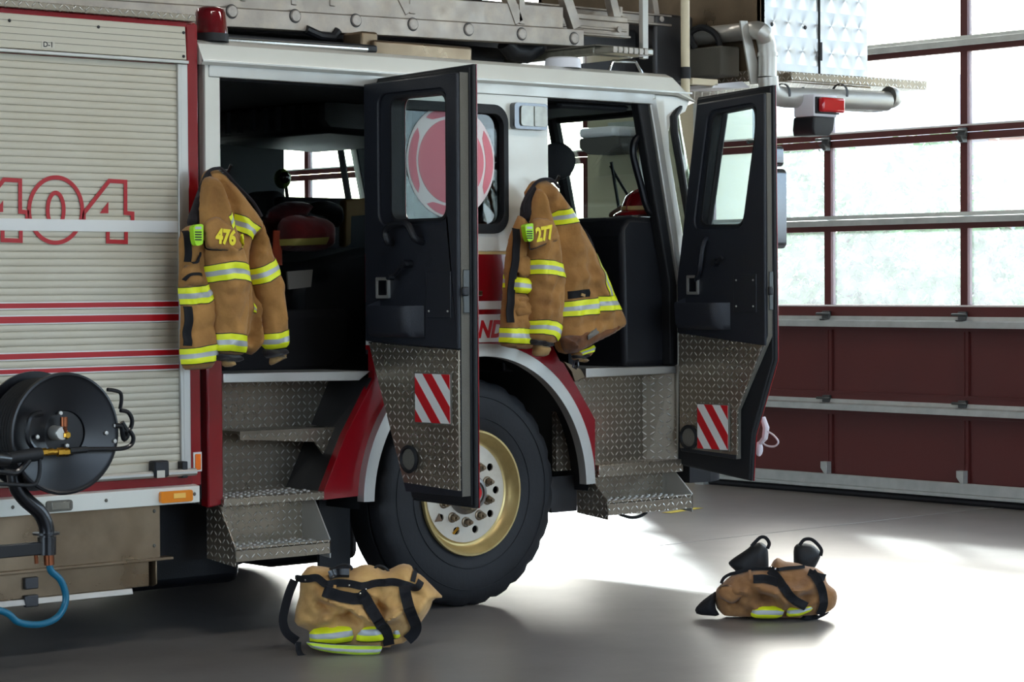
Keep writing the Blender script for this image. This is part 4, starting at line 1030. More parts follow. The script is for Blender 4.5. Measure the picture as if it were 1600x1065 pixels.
# --- wheel
def wheel(y, out_, name):
    o=Vector((0,y,.535)); ax=(0,-out_,0)
    sec=96
    def mod(i,k,r):
        if i in (5,6): return r-(.012 if (k%4)==0 else 0)
        if i in (13,14): return r-(.012 if (k%4)==2 else 0)
        return r
    pr=[(.288,.10),(.296,.13),(.335,.146),(.42,.152),(.48,.146),(.520,.130),(.535,.112),(.535,.045),(.522,.043),(.522,.028),(.535,.026),(.535,-.026),(.535,-.112),(.520,-.13),(.48,-.146),(.42,-.152),(.335,-.146),(.288,-.10)]
    t=P(MB().lathe(pr,o,ax,sec,mod=mod),name,'tyre',smooth=50)
    for r,h in ((.355,.149),(.455,.150)): MB().tube([(o.x+r*math.cos(a),o.y-out_*h,o.z+r*math.sin(a)) for a in [2*PI*i/72 for i in range(72)]],.0025,6,closed=True).build('sidewall_rib','tyre',t)
    MB().lathe([(.29,.12),(.300,.140),(.296,.152),(.287,.152),(.283,.140),(.272,.112),(.258,.092),(.246,.085),(.236,.088),(.232,.094)],o,ax,72).build('rim','rimgold',t,smooth=60)
    dk=MB(); h=.096
    holes=[onY(circ(.188*math.cos(2*PI*i/10),.535+.188*math.sin(2*PI*i/10),.0185,16),y-out_*h) for i in range(10)]
    dk.prism(onY(circ(0,.535,.236,80),y-out_*h),(0,out_*.01,0),holes=holes); 
    dk.lathe([(.236,.086),(.236,.096),(.2365,.096)],o,ax,80)
    dk.build('wheel_disc','rim',t,smooth=0)
    MB().lathe([(.287,.03),(0,.03)],o,ax,40).build('brake_drum','rubber',t)
    MB().lathe([(.105,.096),(.103,.108),(.088,.116),(.083,.120),(.080,.155),(.072,.166),(.058,.168),(.054,.158),(.040,.156),(.038,.166),(.0,.168)],o,ax,48).build('hub','rimhub',t,smooth=40)
    MB().lathe([(.036,.160),(.036,.174),(.026,.180),(.0,.180)],o,ax,24).build('hub_cap','redcap',t,smooth=40)
    for i in range(10):
        a=2*PI*(i+.5)/10; c=o+Vector((.140*math.cos(a),0,.140*math.sin(a)))
        MB().lathe([(.0255,.094),(.024,.102),(.019,.104)],c,ax,20).lathe([(.0165,.103),(.0165,.128),(.0135,.131),(.0095,.131),(.0095,.143),(.0,.144)],c,ax,6).build('lug_nut','steel',t,smooth=25)
    a=math.radians(248); c=o+Vector((.205*math.cos(a),0,.205*math.sin(a))); 
    MB().tube([c-Vector((0,out_*.096,0)),c-Vector((-.012,out_*.12,-.03))],.006,8).build('valve_stem','brass',t)
    a=math.radians(213); c=o+Vector((.2*math.cos(a),0,.2*math.sin(a))); yy=y-out_*.0985
    MB().prism([(c.x-.022,yy,c.z-.018),(c.x+.022,yy,c.z-.018),(c.x+.004,yy,c.z+.022)],(0,-out_*.0015,0)).build('balance_sticker',mat('sticker_brown','#6a5440',.6),t,smooth=0)
    return t
wheel(.19,1,'front_wheel'); wheel(W-.19,-1,'front_wheel')
for x in (-5.6,):
    for y,o_ in ((.19,1),(W-.19,-1)):
        o=Vector((x,y,.535)); P(MB().lathe([(.288,.10),(.335,.146),(.48,.146),(.535,.11),(.535,-.11),(.48,-.146),(.288,-.10)],o,(0,-o_,0),64),'rear_wheel','tyre',smooth=50)
P(MB().tube([(0,.3,.53),(0,W-.3,.53)],.07,12),'front_axle','rubber')
P(MB().box(-5.8,1.7,.75,.85,.62,.86).box(-5.8,1.7,W-.85,W-.75,.62,.86),'chassis_rail','black',smooth=0)
P(MB().box(-1.55,-.98,.36,.7,.30,.56).box(-1.8,-.9,.42,2.0,.52,1.02),'underbody_box','black',smooth=0)
P(MB().box(-.9,1.3,.5,W-.5,.78,1.03),'engine_block','black',smooth=0)
q0=pY(504,780,.25); q1=pY(538,780,.25); zb=pY(500,905,.25).z
P(MB().box(q0.x-.02,q1.x+.035,.25,.27,.13,.58),'mud_flap','rubber',bevel=.003)
a=pY(432,884,.9); b=pY(500,884,.9)
P(MB().box(a.x-.05,b.x+.25,.9,1.5,.15,.55),'air_tank','black',bevel=.05,segs=3)
P(MB().box(-1.45,a.x-.2,.9,1.6,.10,.52),'underside_blocker','black',bevel=.05,segs=3)  # dark box added to hide the sunlit floor strip beyond the truck
# --- rear body
BX=-7.4
P(MB().box(BX,-1.545,.012,W-.012,.70,2.632),'rear_body','red',bevel=.004)
P(MB().box(-1.60,-1.545,-.004,.02,.665,2.625),'corner_post','red',bevel=.006)
P(MB().box(BX,-1.60,-.004,.02,2.607,2.63),'top_rail','red',bevel=.003)
P(MB().prism([(BX,-.022,2.632),(BX,-.022,2.662),(BX,.25,2.666),(BX,.25,2.636)],(BX*-1-1.565,0,0)),'roof_tread_edge','plate',bevel=.003)
hd=P(MB().prism(onY([(BX,2.474),(BX,2.608),(-1.619,2.608),(-1.613,2.468)],-.022),(0,.03,0)),'shutter_header','slat',bevel=.003)
for k in range(1,5): MB().box(BX,-1.622,-.0235,-.0215,2.474+k*.0265,2.4755+k*.0265).build('header_groove','seal',hd,smooth=0)
MB().box(BX,-1.606,-.028,.0,2.452,2.466).build('header_lip','alu',hd,bevel=.002)
for px,py in ((15,32),(154,42),(287,51),(287,88)): c=pY(px,py,-.024); MB().lathe([(.007,0),(.005,.004),(0,.005)],c,(0,-1,0),10).build('rivet','black',hd)
c=pY(75,70,-.022); lb=MB().box(c.x-.03,c.x+.03,-.0235,-.0215,c.z-.014,c.z+.014).build('label_plate','tag',hd,smooth=0)
text('label_text','D-1','ink',(c.x,-.0236,c.z),(1,0,0),(0,0,1),.030,lb,depth=.0006,bold=.02)
# roller shutter
s=MB(); zt,zb=2.45,.775; n=57; pt=(zt-zb)/n; pr=[]
for i in range(n):
    z=zb+i*pt; pr+= [(.006,z),(.006,z+.0016),(.001,z+.0028),(.0,z+.006),(.0,z+pt-.004),(.001,z+pt-.0012)]
pr.append((.006,zt)); x0,x1=BX,-1.648
s.add([(x0,y,z) for y,z in pr]+[(x1,y,z) for y,z in pr],[(i,i+1,len(pr)+i+1,len(pr)+i) for i in range(len(pr)-1)])
sh=P(s,'roller_shutter','slat',smooth=50)
P(MB().box(-1.652,-1.634,-.012,.02,.70,2.452).box(-1.634,-1.598,-.006,.02,.70,2.452),'shutter_guide','alu',bevel=.003)
MB().box(BX,-1.652,-.014,.014,.712,.776).build('shutter_bottom_bar','slat',sh,bevel=.006)
MB().tube([(BX,-.04,.735),(-1.60,-.04,.728)],.016,10).build('lift_bar','alu',sh)
lt=MB().box(pY(237,720,-.04).x,pY(260,745,-.04).x,-.065,-.012,.715,.785).build('shutter_latch','black',sh,bevel=.008)
MB().box(pY(246,735,-.07).x,pY(258,745,-.07).x,-.069,-.064,.715,.745).build('latch_label','tag',lt,smooth=0)
MB().box(pY(283,720,-.04).x,pY(292,745,-.04).x-.0,-.05,-.006,.705,.775).build('bar_bracket','black',sh,bevel=.004)
for z0,z1 in ((1.429,1.449),(1.369,1.396),(1.224,1.246),(1.166,1.183)):
    g=MB().box(BX,-1.653,-.002,.0,z0-.005,z1+.005).build('stripe_border','whitefilm',sh,smooth=0)
    MB().box(BX,-1.653,-.0035,-.0015,z0,z1).build('red_stripe','redband',sh,smooth=0)
MB().box(BX,-1.653,-.0065,.0,1.741,1.789).build('white_stripe','whitefilm',sh,smooth=0)
# outlined 404
def outline(pts,closed): 
    return MB().ribbon([pY(a,b,-.004) for a,b in pts],.017,(0,-1,0),closed=closed,thick=.0012)
def ell(cx,cy,rx,ry,n=64,a0=0,a1=360): return [(cx+rx*math.cos(math.radians(a0+(a1-a0)*i/n)),cy-ry*math.sin(math.radians(a0+(a1-a0)*i/n))) for i in range(n+(0 if abs(a1-a0)==360 else 1))]
def four(dx,dy,nm):
    T=lambda pts:[(a+dx,b+dy) for a,b in pts]
    s=outline(T([(131,333),(170.5,282.5),(196,284),(196,332.5),(207,333.5),(207,344)]),False)
    s2=outline(T([(197,362),(197,378),(168.5,377),(168.5,362)]),False); s.add(s2.v,s2.f)
    s3=outline(T([(131,333),(131,344)]),False); s.add(s3.v,s3.f)
    s4=MB().prism([pY(a,b,-.0052) for a,b in T([(156,333),(169.5,315),(169.5,333)])],(0,.0012,0)); s.add(s4.v,s4.f)
    return s.build(nm,'redband',sh,smooth=0)
four(0,0,'number_four'); four(-164.5,-2,'number_four')
s=outline(ell(87,328,41.5,51),True); 
MB().add(s.v,s.f).build('number_zero','redband',sh,smooth=0); s=outline(ell(87,328,12.5,27),True); s.build('zero_counter','redband',sh,smooth=0)
# gap between body and cab, orange reflector, rub rail, marker
P(MB().box(-1.545,-1.50,.05,W-.05,.6,2.5),'cab_gap_panel','rubber',smooth=0)
rf=P(MB().box(-1.588,-1.545,-.008,.0,.725,.808),'reflector','whitefilm',bevel=.002); MB().box(-1.581,-1.552,-.013,-.007,.732,.80).build('reflector_lens','orange',rf,bevel=.003)
P(MB().box(BX,-1.60,-.012,.02,.664,.712),'lower_rail','red',bevel=.004)
rr=P(MB().prism([(BX,-.05,.598),(BX,-.05,.668),(BX,-.02,.674),(BX,.0,.674),(BX,.0,.598)],(-BX-1.586,0,0)),'rub_rail','white',bevel=.004)
for px in (20,166,304): c=pY(px,790 if px==20 else (785 if px==166 else 770),-.051); MB().lathe([(.008,0),(.006,.003),(0,.003)],(c.x,c.y,.635),(0,-1,0),10).build('rail_bolt','seal',rr)
a,b=pY(249,775,-.055),pY(299,775,-.055); mk=MB().prism(onY(rrect(a.x,b.x,.607,.656,.01),-.05),(0,-.018,0)).build('marker_light','amber',rr,bevel=.006)
c=pY(281,774,-.07); MB().box(c.x-.03,c.x+.03,-.0705,-.0675,c.z-.011,c.z+.011).build('marker_bulb','amberhot',mk,bevel=.004)
a,b=pY(72,787,-.055),pY(112,787,-.055); mk=MB().prism(onY(rrect(a.x,b.x,.606,.650,.012),-.05),(0,-.014,0)).build('rail_lamp','seal',rr,bevel=.005); MB().box(a.x+.02,b.x-.015,-.067,-.063,.613,.643).build('rail_lamp_lens','lens',mk,bevel=.003)
lb=P(MB().box(BX,-1.735,.03,.10,.372,.60),'lower_compartment','steel',smooth=0)
for px,py in ((241,798),(241,852)): c=pY(px,py,.03); MB().lathe([(.008,0),(.006,.004),(0,.004)],c,(0,-1,0),10).build('bolt','seal',lb)
MB().box(BX,-1.69,-.005,.06,.360,.372).build('lower_shelf','steel',lb,bevel=.002)
MB().prism([(BX,.03,.36),(BX,.03,.252),(BX,.10,.245),(BX,.10,.36)],(-BX-1.79,0,0)).build('lower_tray','steel',lb,bevel=.003)
MB().prism(onX([(.0,.362),(.0,.262),(.03,.25),(.12,.25),(.12,.362)],-1.775),(.006,0,0)).build('end_bracket','steel',lb,bevel=.002)
MB().prism([(BX,.02,.252),(BX,.01,.228),(BX,.05,.225),(BX,.06,.25)],(-BX-1.88,0,0)).build('tray_lip','alu',lb,bevel=.002)
for py,zz in ((905,.315),(930,.243)): c=pY(48,py,.02); MB().box(c.x-.03,c.x+.03,.008,.03,zz-.024,zz+.024).build('latch','sheetdark',lb,bevel=.004)
P(MB().box(BX,-1.8,.4,W-.4,.35,.72),'body_underside','black',smooth=0)
# --- roof gear
c=pY(329,62,.10)
P(MB().lathe([(.078,2.565),(.078,2.60)],(c.x,.10,0),(0,0,1),28),'beacon_base','rubber')
bl=P(MB().lathe([(.0,2.715),(.045,2.714),(.060,2.705),(.066,2.69),(.076,2.59)],(c.x,.10,0),(0,0,1),28),'beacon_lens','darkredlens',smooth=50)
MB().lathe([(.0,2.66),(.03,2.655),(.035,2.64),(.0,2.635)],(c.x,.10,0),(0,0,1),16).build('beacon_bulb','redlens',bl)
P(MB().tube([pY(340,62,.16),pY(573,77,.16)],.012,10),'roof_handrail','chrome')
P(MB().box(-1.33,-.42,.2,.6,2.585,2.62),'roof_hatch','black',bevel=.01)
a=pY(600,82,.45); P(MB().box(-.35,.25,.32,.8,2.585,2.66).box(-.40,-.3,.35,.5,2.6,2.70),'hydraulic_box','steel',bevel=.012)
P(MB().tube([pY(615,74,.5),pY(700,80,.5)],.03,12),'hydraulic_hose','black')
P(MB().tube([pY(478,46,.5),pY(500,56,.5),pY(520,58,.5),pY(528,48,.5)],.022,10),'hydraulic_hose','black')
a=pY(884,104,.10); P(MB().lathe([(.0,.045),(.07,.043),(.085,.035),(.088,.02),(.09,-.01)],(a.x,.12,2.575),(0,0,1),28),'roof_antenna','whiteplastic')
# light bar
def light_bar():
    x=1.0
    pts=lambda y0:0
    b=P(MB().box(.96,1.24,.22,W-.22,2.655,2.70),'light_bar','lens',bevel=.012)
    # angled near wing and clear end
    MB().prism([(.985,.10,2.66),(1.26,.10,2.66),(1.26,.24,2.66),(.96,.24,2.66)],(0,0,.035)).build('bar_end_lens','lens',b,bevel=.01)
    for k in range(7): MB().box(.975+k*.036,.999+k*.036,.096,.10,2.662,2.69).build('led_module','ladder',b,smooth=0)
    MB().tube([(1.0,.16,2.57),(1.03,.16,2.625),(1.19,.16,2.63),(1.235,.16,2.57)],.008,8).build('bar_bracket','chrome',b)
    MB().box(.95,1.25,.2,W-.2,2.70,2.708).build('bar_cover','seal',b,bevel=.003)
light_bar()
# --- aerial ladder
YL=.5
zb0,zb1=pY(349,33,YL).z,pY(912,73,YL).z
def rail(x0,x1,y,z0,z1,h,th,name,m='ladder',parent=None,bev=.004):
    return MB().prism([(x0,y,z0),(x1,y,z1),(x1,y,z1+h),(x0,y,z0+h)],(0,th,0)).build(name,m,parent or truck,bevel=bev)
base=rail(-7.3,1.150,YL,zb0-.14,zb1,.088,.06,'aerial_ladder'); tag(base,'aluminium aerial ladder lying along the truck roof')
rail(-7.3,1.150,W-YL-.06,zb0-.14,zb1,.088,.06,'ladder_rail',parent=base)
rail(-7.3,1.02,YL+.015,zb0+.088-.14,zb1+.086,.11,.03,'rail_web',parent=base)
rail(-7.3,1.0,YL-.004,zb0+.35,zb1+.36,.08,.06,'upper_rail',parent=base)
for px,py in ((362,18),(461,25),(556,32),(645,38),(732,46),(815,53),(897,60)):
    c=pY(px,py,YL); MB().lathe([(.029,.0),(.028,.006),(.024,.010),(.0,.012)],c,(0,-1,0),24).build('rail_boss','ladderboss',base); MB().tube([(c.x+.031*math.cos(q_),c.y-.001,c.z+.031*math.sin(q_)) for q_ in [2*PI*i/24 for i in range(24)]],.0022,6,closed=True).build('boss_ring','sheetdark',base)
def brace(p0,p1,y,w_,parent=base,m='ladder'):
    a=pY(*p0,y); b=pY(*p1,y); d=(b-a).normalized(); sd=Vector((-d.z,0,d.x))*w_/2
    return MB().prism([a-sd,b-sd,b+sd,a+sd],(0,.045,0)).build('ladder_brace',m,parent,bevel=.004)
for p0,p1,w_ in (((778,-60),(812,36),.055),((816,-60),(816,38),.035),((868,-60),(903,44),.06),((645,-60),(645,22),.035),((600,-60),(640,20),.05),((460,-60),(460,8),.03),((520,-60),(520,10),.03),((380,-60),(380,2),.03)): brace(p0,p1,YL+.01,w_)
# fly sections
def fly(y,pxa,pxb,rows,nm):
    r=None
    for (pa,pb,h) in rows:
        a,b=pY(*pa,y),pY(*pb,y); o=MB().prism([(a.x-3.5,y,a.z-.02*(a.x-b.x)*0-.14*0),(b.x,y,b.z),(b.x,y,b.z+h),(a.x-3.5,y,a.z+h)],(0,.05,0)).build('fly_rail' if r else nm,'ladder',base if not r else base,bevel=.003); r=r or o
    return r
fly(.60,0,0,(((905,46),(980,38+12),.014),((905,62),(986,60),.012)),'fly_section')
P(MB().box(.9,pY(985,50,.60).x,.61,.66,pY(985,57,.60).z,pY(985,36,.60).z),'fly_beam','ladder',base,bevel=.003)
P(MB().box(.9,pY(980,30,.60).x,.595,.66,pY(980,36,.60).z,pY(980,28,.60).z),'fly_beam','ladder',base,bevel=.003)
P(MB().box(.9,pY(1047,38,.75).x,.76,.80,pY(1047,38,.75).z,pY(1047,26,.75).z),'fly_beam','ladder',base,bevel=.003)
P(MB().box(.9,pY(1048,40,.75).x,.74,.82,pY(1048,42,.75).z,pY(1048,38,.75).z),'fly_beam','ladder',base,bevel=.003)
P(MB().box(.9,pY(1048,26,.75).x,.74,.82,pY(1048,27,.75).z,pY(1048,24,.75).z),'fly_beam','ladder',base,bevel=.003)
for px,y in ((966,.595),(1032,.755)):
    c=pY(px,46 if px<1000 else 30,y); MB().lathe([(.016,0),(.016,.012),(0,.014)],c,(0,-1,0),16).build('rail_boss','ladderboss',base)
brace((945,-60),(966,30),.60,.05); brace((1015,-60),(1027,24),.75,.04); brace((971,10),(971,26),.62,.02)
for k in range(16):
    x=-5.+k*.38; MB().tube([(x,YL+.04,2.86),(x,W-YL-.04,2.86)],.018,8).build('ladder_rung','ladder',base)
MB().box(-1.2,.9,.62,W-.62,2.80,2.835).build('ladder_bed_plate','ladder',base,smooth=0)
P(MB().box(-6.5,1.2,1.0,1.45,2.72,3.0),'boom_tube','sheetdark',bevel=.02)
P(MB().box(-.6,.6,1.25,1.9,2.59,2.75),'ladder_cradle','black',bevel=.02)
P(MB().tube([pY(790,66,.6),pY(800,80,.6),pY(822,84,.6),pY(840,72,.6)],.05,12).tube([(.2,.9,2.68),(.9,.9,2.68)],.06,12),'hydraulic_cylinder','black')
# --- platform basket at the ladder tip
YB=.3
bk=P(MB().prism([(2.255,YB,2.655),(2.255,YB,3.75),(2.715,YB,3.75),(2.715,YB,2.655)],(0,.03,0)),'platform_basket','swirl',bevel=.003); tag(bk,'engine turned stainless ladder basket overhanging the cab front')
MB().prism([(2.724,YB-.004,2.655),(2.724,YB-.004,3.75),(3.12,YB-.004,3.75),(3.12,YB-.004,2.66)],(0,.034,0)).build('basket_door','swirl',bk,bevel=.003)
MB().box(2.716,2.723,YB-.008,YB+.02,2.66,3.75).build('door_gap','rubber',bk,smooth=0)
z=pY(1280,75,YB).z; MB().tube([(2.722,YB-.012,z-.07),(2.722,YB-.012,z+.03)],.009,8).build('basket_hinge','sheetdark',bk)
for px,py in ((1206,38),(1258,43)): c=pY(px,py,YB); MB().lathe([(.012,0),(.008,.006),(0,.007)],c,(0,-1,0),10).build('rivet','sheetdark',bk)
for k in range(10): c=pY(1194,6+k*10.5,YB); MB().ball(tuple(c),.004,6).build('rivet','sheetdark',bk)
MB().box(2.255,2.285,YB,2.1,2.66,3.75).build('basket_rear_panel','steel',bk,smooth=0)
MB().box(3.09,3.12,YB,2.1,2.66,3.75).build('basket_front_panel','swirl',bk,smooth=0)
MB().box(2.255,3.12,2.07,2.1,2.66,3.75).build('basket_far_panel','swirl',bk,smooth=0)
MB().box(2.25,3.15,YB,2.1,2.60,2.66).build('basket_floor','plate',bk,smooth=0)
MB().prism([(2.43,YB-.06,2.604),(2.43,YB-.06,2.652),(3.57,YB-.06,2.660),(3.57,YB-.06,2.61),],(0,.36,0)).build('basket_step','plate',bk,bevel=.004)
# water pipe
a=[pX(*p,2.21) for p in ((1078,60),(1120,54),(1157,50))]
yp=YB-.0
pipe=[(2.21,.86,2.875),(2.21,.55,2.875),(2.21,.37,2.872)]
pc=[tuple(pX(1082,58,2.2)),tuple(pX(1120,54,2.2)),tuple(pX(1157,50,2.2))]
b=[pY(*p,.16) for p in ((1172,43),(1186,48),(1196,62),(1199,85),(1199,120))]
full=catmull(pc+[tuple(p) for p in b[1:]],5)
P(MB().tube(full,.049,18),'water_pipe','alu',bk)
MB().lathe([(.055,-.01),(.055,.01)],b[3],(0,0,1),20).build('pipe_band','alu',bk)
e0=pY(1200,120,.16); e1=pY(1205,146,.16); e2=pY(1225,152,.16); e3=pY(1385,158,.16)
MB().tube(catmull([tuple(e0),(e1.x-.005,.16,e1.z+.005),tuple(e2)],6)+[tuple(e3)],.055,18).build('water_pipe','alu',bk)
c=pY(1393,152,.16); MB().lathe([(.06,-.03),(.062,.0),(.05,.035),(.0,.05)],(c.x,.16,c.z),(1,0,0),24).build('pipe_end_cap','alu',bk)
for px in (1222,1312): c=pY(px,147,.16); MB().lathe([(.054,-.008),(.057,-.008),(.057,.008),(.054,.008)],(c.x,.16,c.z),(1,0,0),24).build('pipe_band','sheetdark',bk)
pl=[pY(*p,.20) for p in ((1157,32),(1168,32),(1192,130),(1174,132))]; MB().prism([tuple(p) for p in pl],(0,.012,0)).build('pipe_bracket','alu',bk,bevel=.003)
# hanging warning lamp
YW=.03
hx0=pY(1272,150,YW).x; hx1=pY(1308,150,YW).x; zt=pY(1285,147,YW).z; zm=pY(1285,182,YW).z; zb=pY(1285,211,YW).z; yb_=pX(1240,165,hx0).y
hb=MB().box(hx0,hx1,YW,min(yb_,.24),zm,zt).build('lamp_bracket','whiteplastic',truck,bevel=.008)
MB().box(hx0+.006,hx1+.006,YW-.012,YW+.002,pY(1290,178,YW).z,pY(1290,152,YW).z).build('lamp_bezel','black',hb,bevel=.004)
MB().box(hx0+.018,hx1+.012,YW-.05,YW-.01,pY(1290,176,YW).z,pY(1290,153,YW).z).build('red_lens','redlens',hb,bevel=.012,segs=3)
MB().prism([(hx0+.004,YW+.005,zm),(hx1-.004,YW+.005,zm),(hx1-.008,YW+.015,zb+.03),(hx1-.03,YW+.025,zb),(hx0+.025,YW+.025,zb),(hx0+.006,YW+.015,zb+.03)],(0,.15,0)).build('speaker_horn','black',hb,bevel=.01)
MB().tube([(hx0+.05,.14,zt),(hx0+.05,.16,zt+.04)],.012,8).build('hanger','sheetdark',hb)
c=pY(1381,168,.2); f=MB().box(c.x-.12,c.x+.0,.2,.28,c.z-.022,c.z+.012).build('floodlight','sheetdark',truck,bevel=.006); MB().box(c.x+.002,c.x+.02,.2,.28,c.z-.018,c.z+.012).build('red_lens','redlens',f,bevel=.004)
MB().box(2.62,c.x-.05,.24,.27,pY(1330,170,.25).z-.012,pY(1330,170,.25).z).build('lamp_rail','alu',bk,bevel=.003)
# dark gear behind the basket rear
MB().box(2.10,2.25,.45,.72,2.63,2.79).build('valve_box','seal',bk,bevel=.01)
MB().tube(catmull([(2.12,.66,2.79),(2.10,.68,2.87),(2.12,.60,2.9),(2.15,.52,2.84),(2.15,.50,2.7)],5),.018,8).build('hose','rubber',bk)
MB().box(1.9,2.2,.75,2.0,2.60,2.98).build('basket_pivot','sheetdark',bk,bevel=.02)
MB().box(1.5,2.25,.9,1.2,2.62,2.9).build('ladder_tip_arm','sheetdark',bk,bevel=.02)
q=pY(1115,136,.4); MB().prism([tuple(pY(*p,.35)) for p in ((1112,137),(1118,131),(1160,127),(1172,137))],(0,.3,0)).build('corrugated_cover','whiteplastic',bk)
MB().box(pY(1082,126,.35).x,pY(1122,130,.35).x,.35,.39,pY(1090,132,.35).z,pY(1090,122,.35).z).build('pole_bracket','cream',bk,bevel=.002)
# posts
a=pY(1007,86,.35); P(MB().box(a.x-.02,a.x+.02,.34,.37,a.z-.02,3.6),'basket_post','alu',bk,bevel=.003)
a=pY(1071,140,.25); pp=P(MB().tube([(a.x,.25,2.47),(a.x,.25,3.6)],.024,12),'pike_pole','cream',truck); z0=pY(1071,123,.25).z; z1=pY(1071,105,.25).z
MB().tube([(a.x,.25,z0),(a.x,.25,z1)],.029,12).build('pole_wrap','rubber',pp)
# ------------------------------------------------------------------ turnout coats
def hook(px,py,nm='coat_hook'):
    c=pY(px,py,-.02); P(MB().tube([(c.x,.02,c.z),(c.x,-.10,c.z),(c.x,-.12,c.z+.025)],.008,8),nm,'blackmetal')
def number(cl,s,c,h,rot,parent,n):
    u,v=cl.pl.uv(*c,cl.n0+cl.T); hh=cl.H([(u,v)])[0][0]; r=math.radians(rot)
    ux=cl.pl.U*math.cos(r)+cl.pl.V*math.sin(r); uy=-cl.pl.U*math.sin(r)+cl.pl.V*math.cos(r)
    return text('number_patch_lettering',s,'yellowtext',cl.pl.at(u,v,hh+n),ux,uy,h,parent,depth=.003,bold=.05,sx=.8)
def Zf(ox,oy,sc): return lambda pts:[(ox+a/sc,oy+b/sc) for a,b in pts]
def radio(pl,n,outline,label,Zm):
    O=Zm(outline); t=None
    uv=[pl.uv(*p,n) for p in O]; cu=sum(a for a,b in uv)/len(uv); cv=sum(b for a,b in uv)/len(uv)
    t=thing('speaker_microphone',label,'radio',tuple(pl.at(cu,min(b for a,b in uv),n)),None)
    c=rpoly(uv,.012,4); MB().prism([pl.at(a,b,n) for a,b in c],pl.N*.03).build('radio_body','radio',t,bevel=.008,segs=3)
    du=max(a for a,b in uv)-min(a for a,b in uv); dv=max(b for a,b in uv)-min(b for a,b in uv)
    for k in range(4):
        z=cv-dv*.28+k*dv*.115; MB().prism([pl.at(cu+a*du*.32,z+b,n+.030) for a,b in ((-1,0),(1,.0),(1,dv*.06),(-1,dv*.06))],pl.N*.002).build('speaker_slot','ink',t)
    MB().prism([pl.at(cu+a*du*.3,cv+dv*.22+b,n+.030) for a,b in ((-1,0),(1,0),(1,dv*.12),(-1,dv*.12))],pl.N*.002).build('badge','silver',t)
    return t
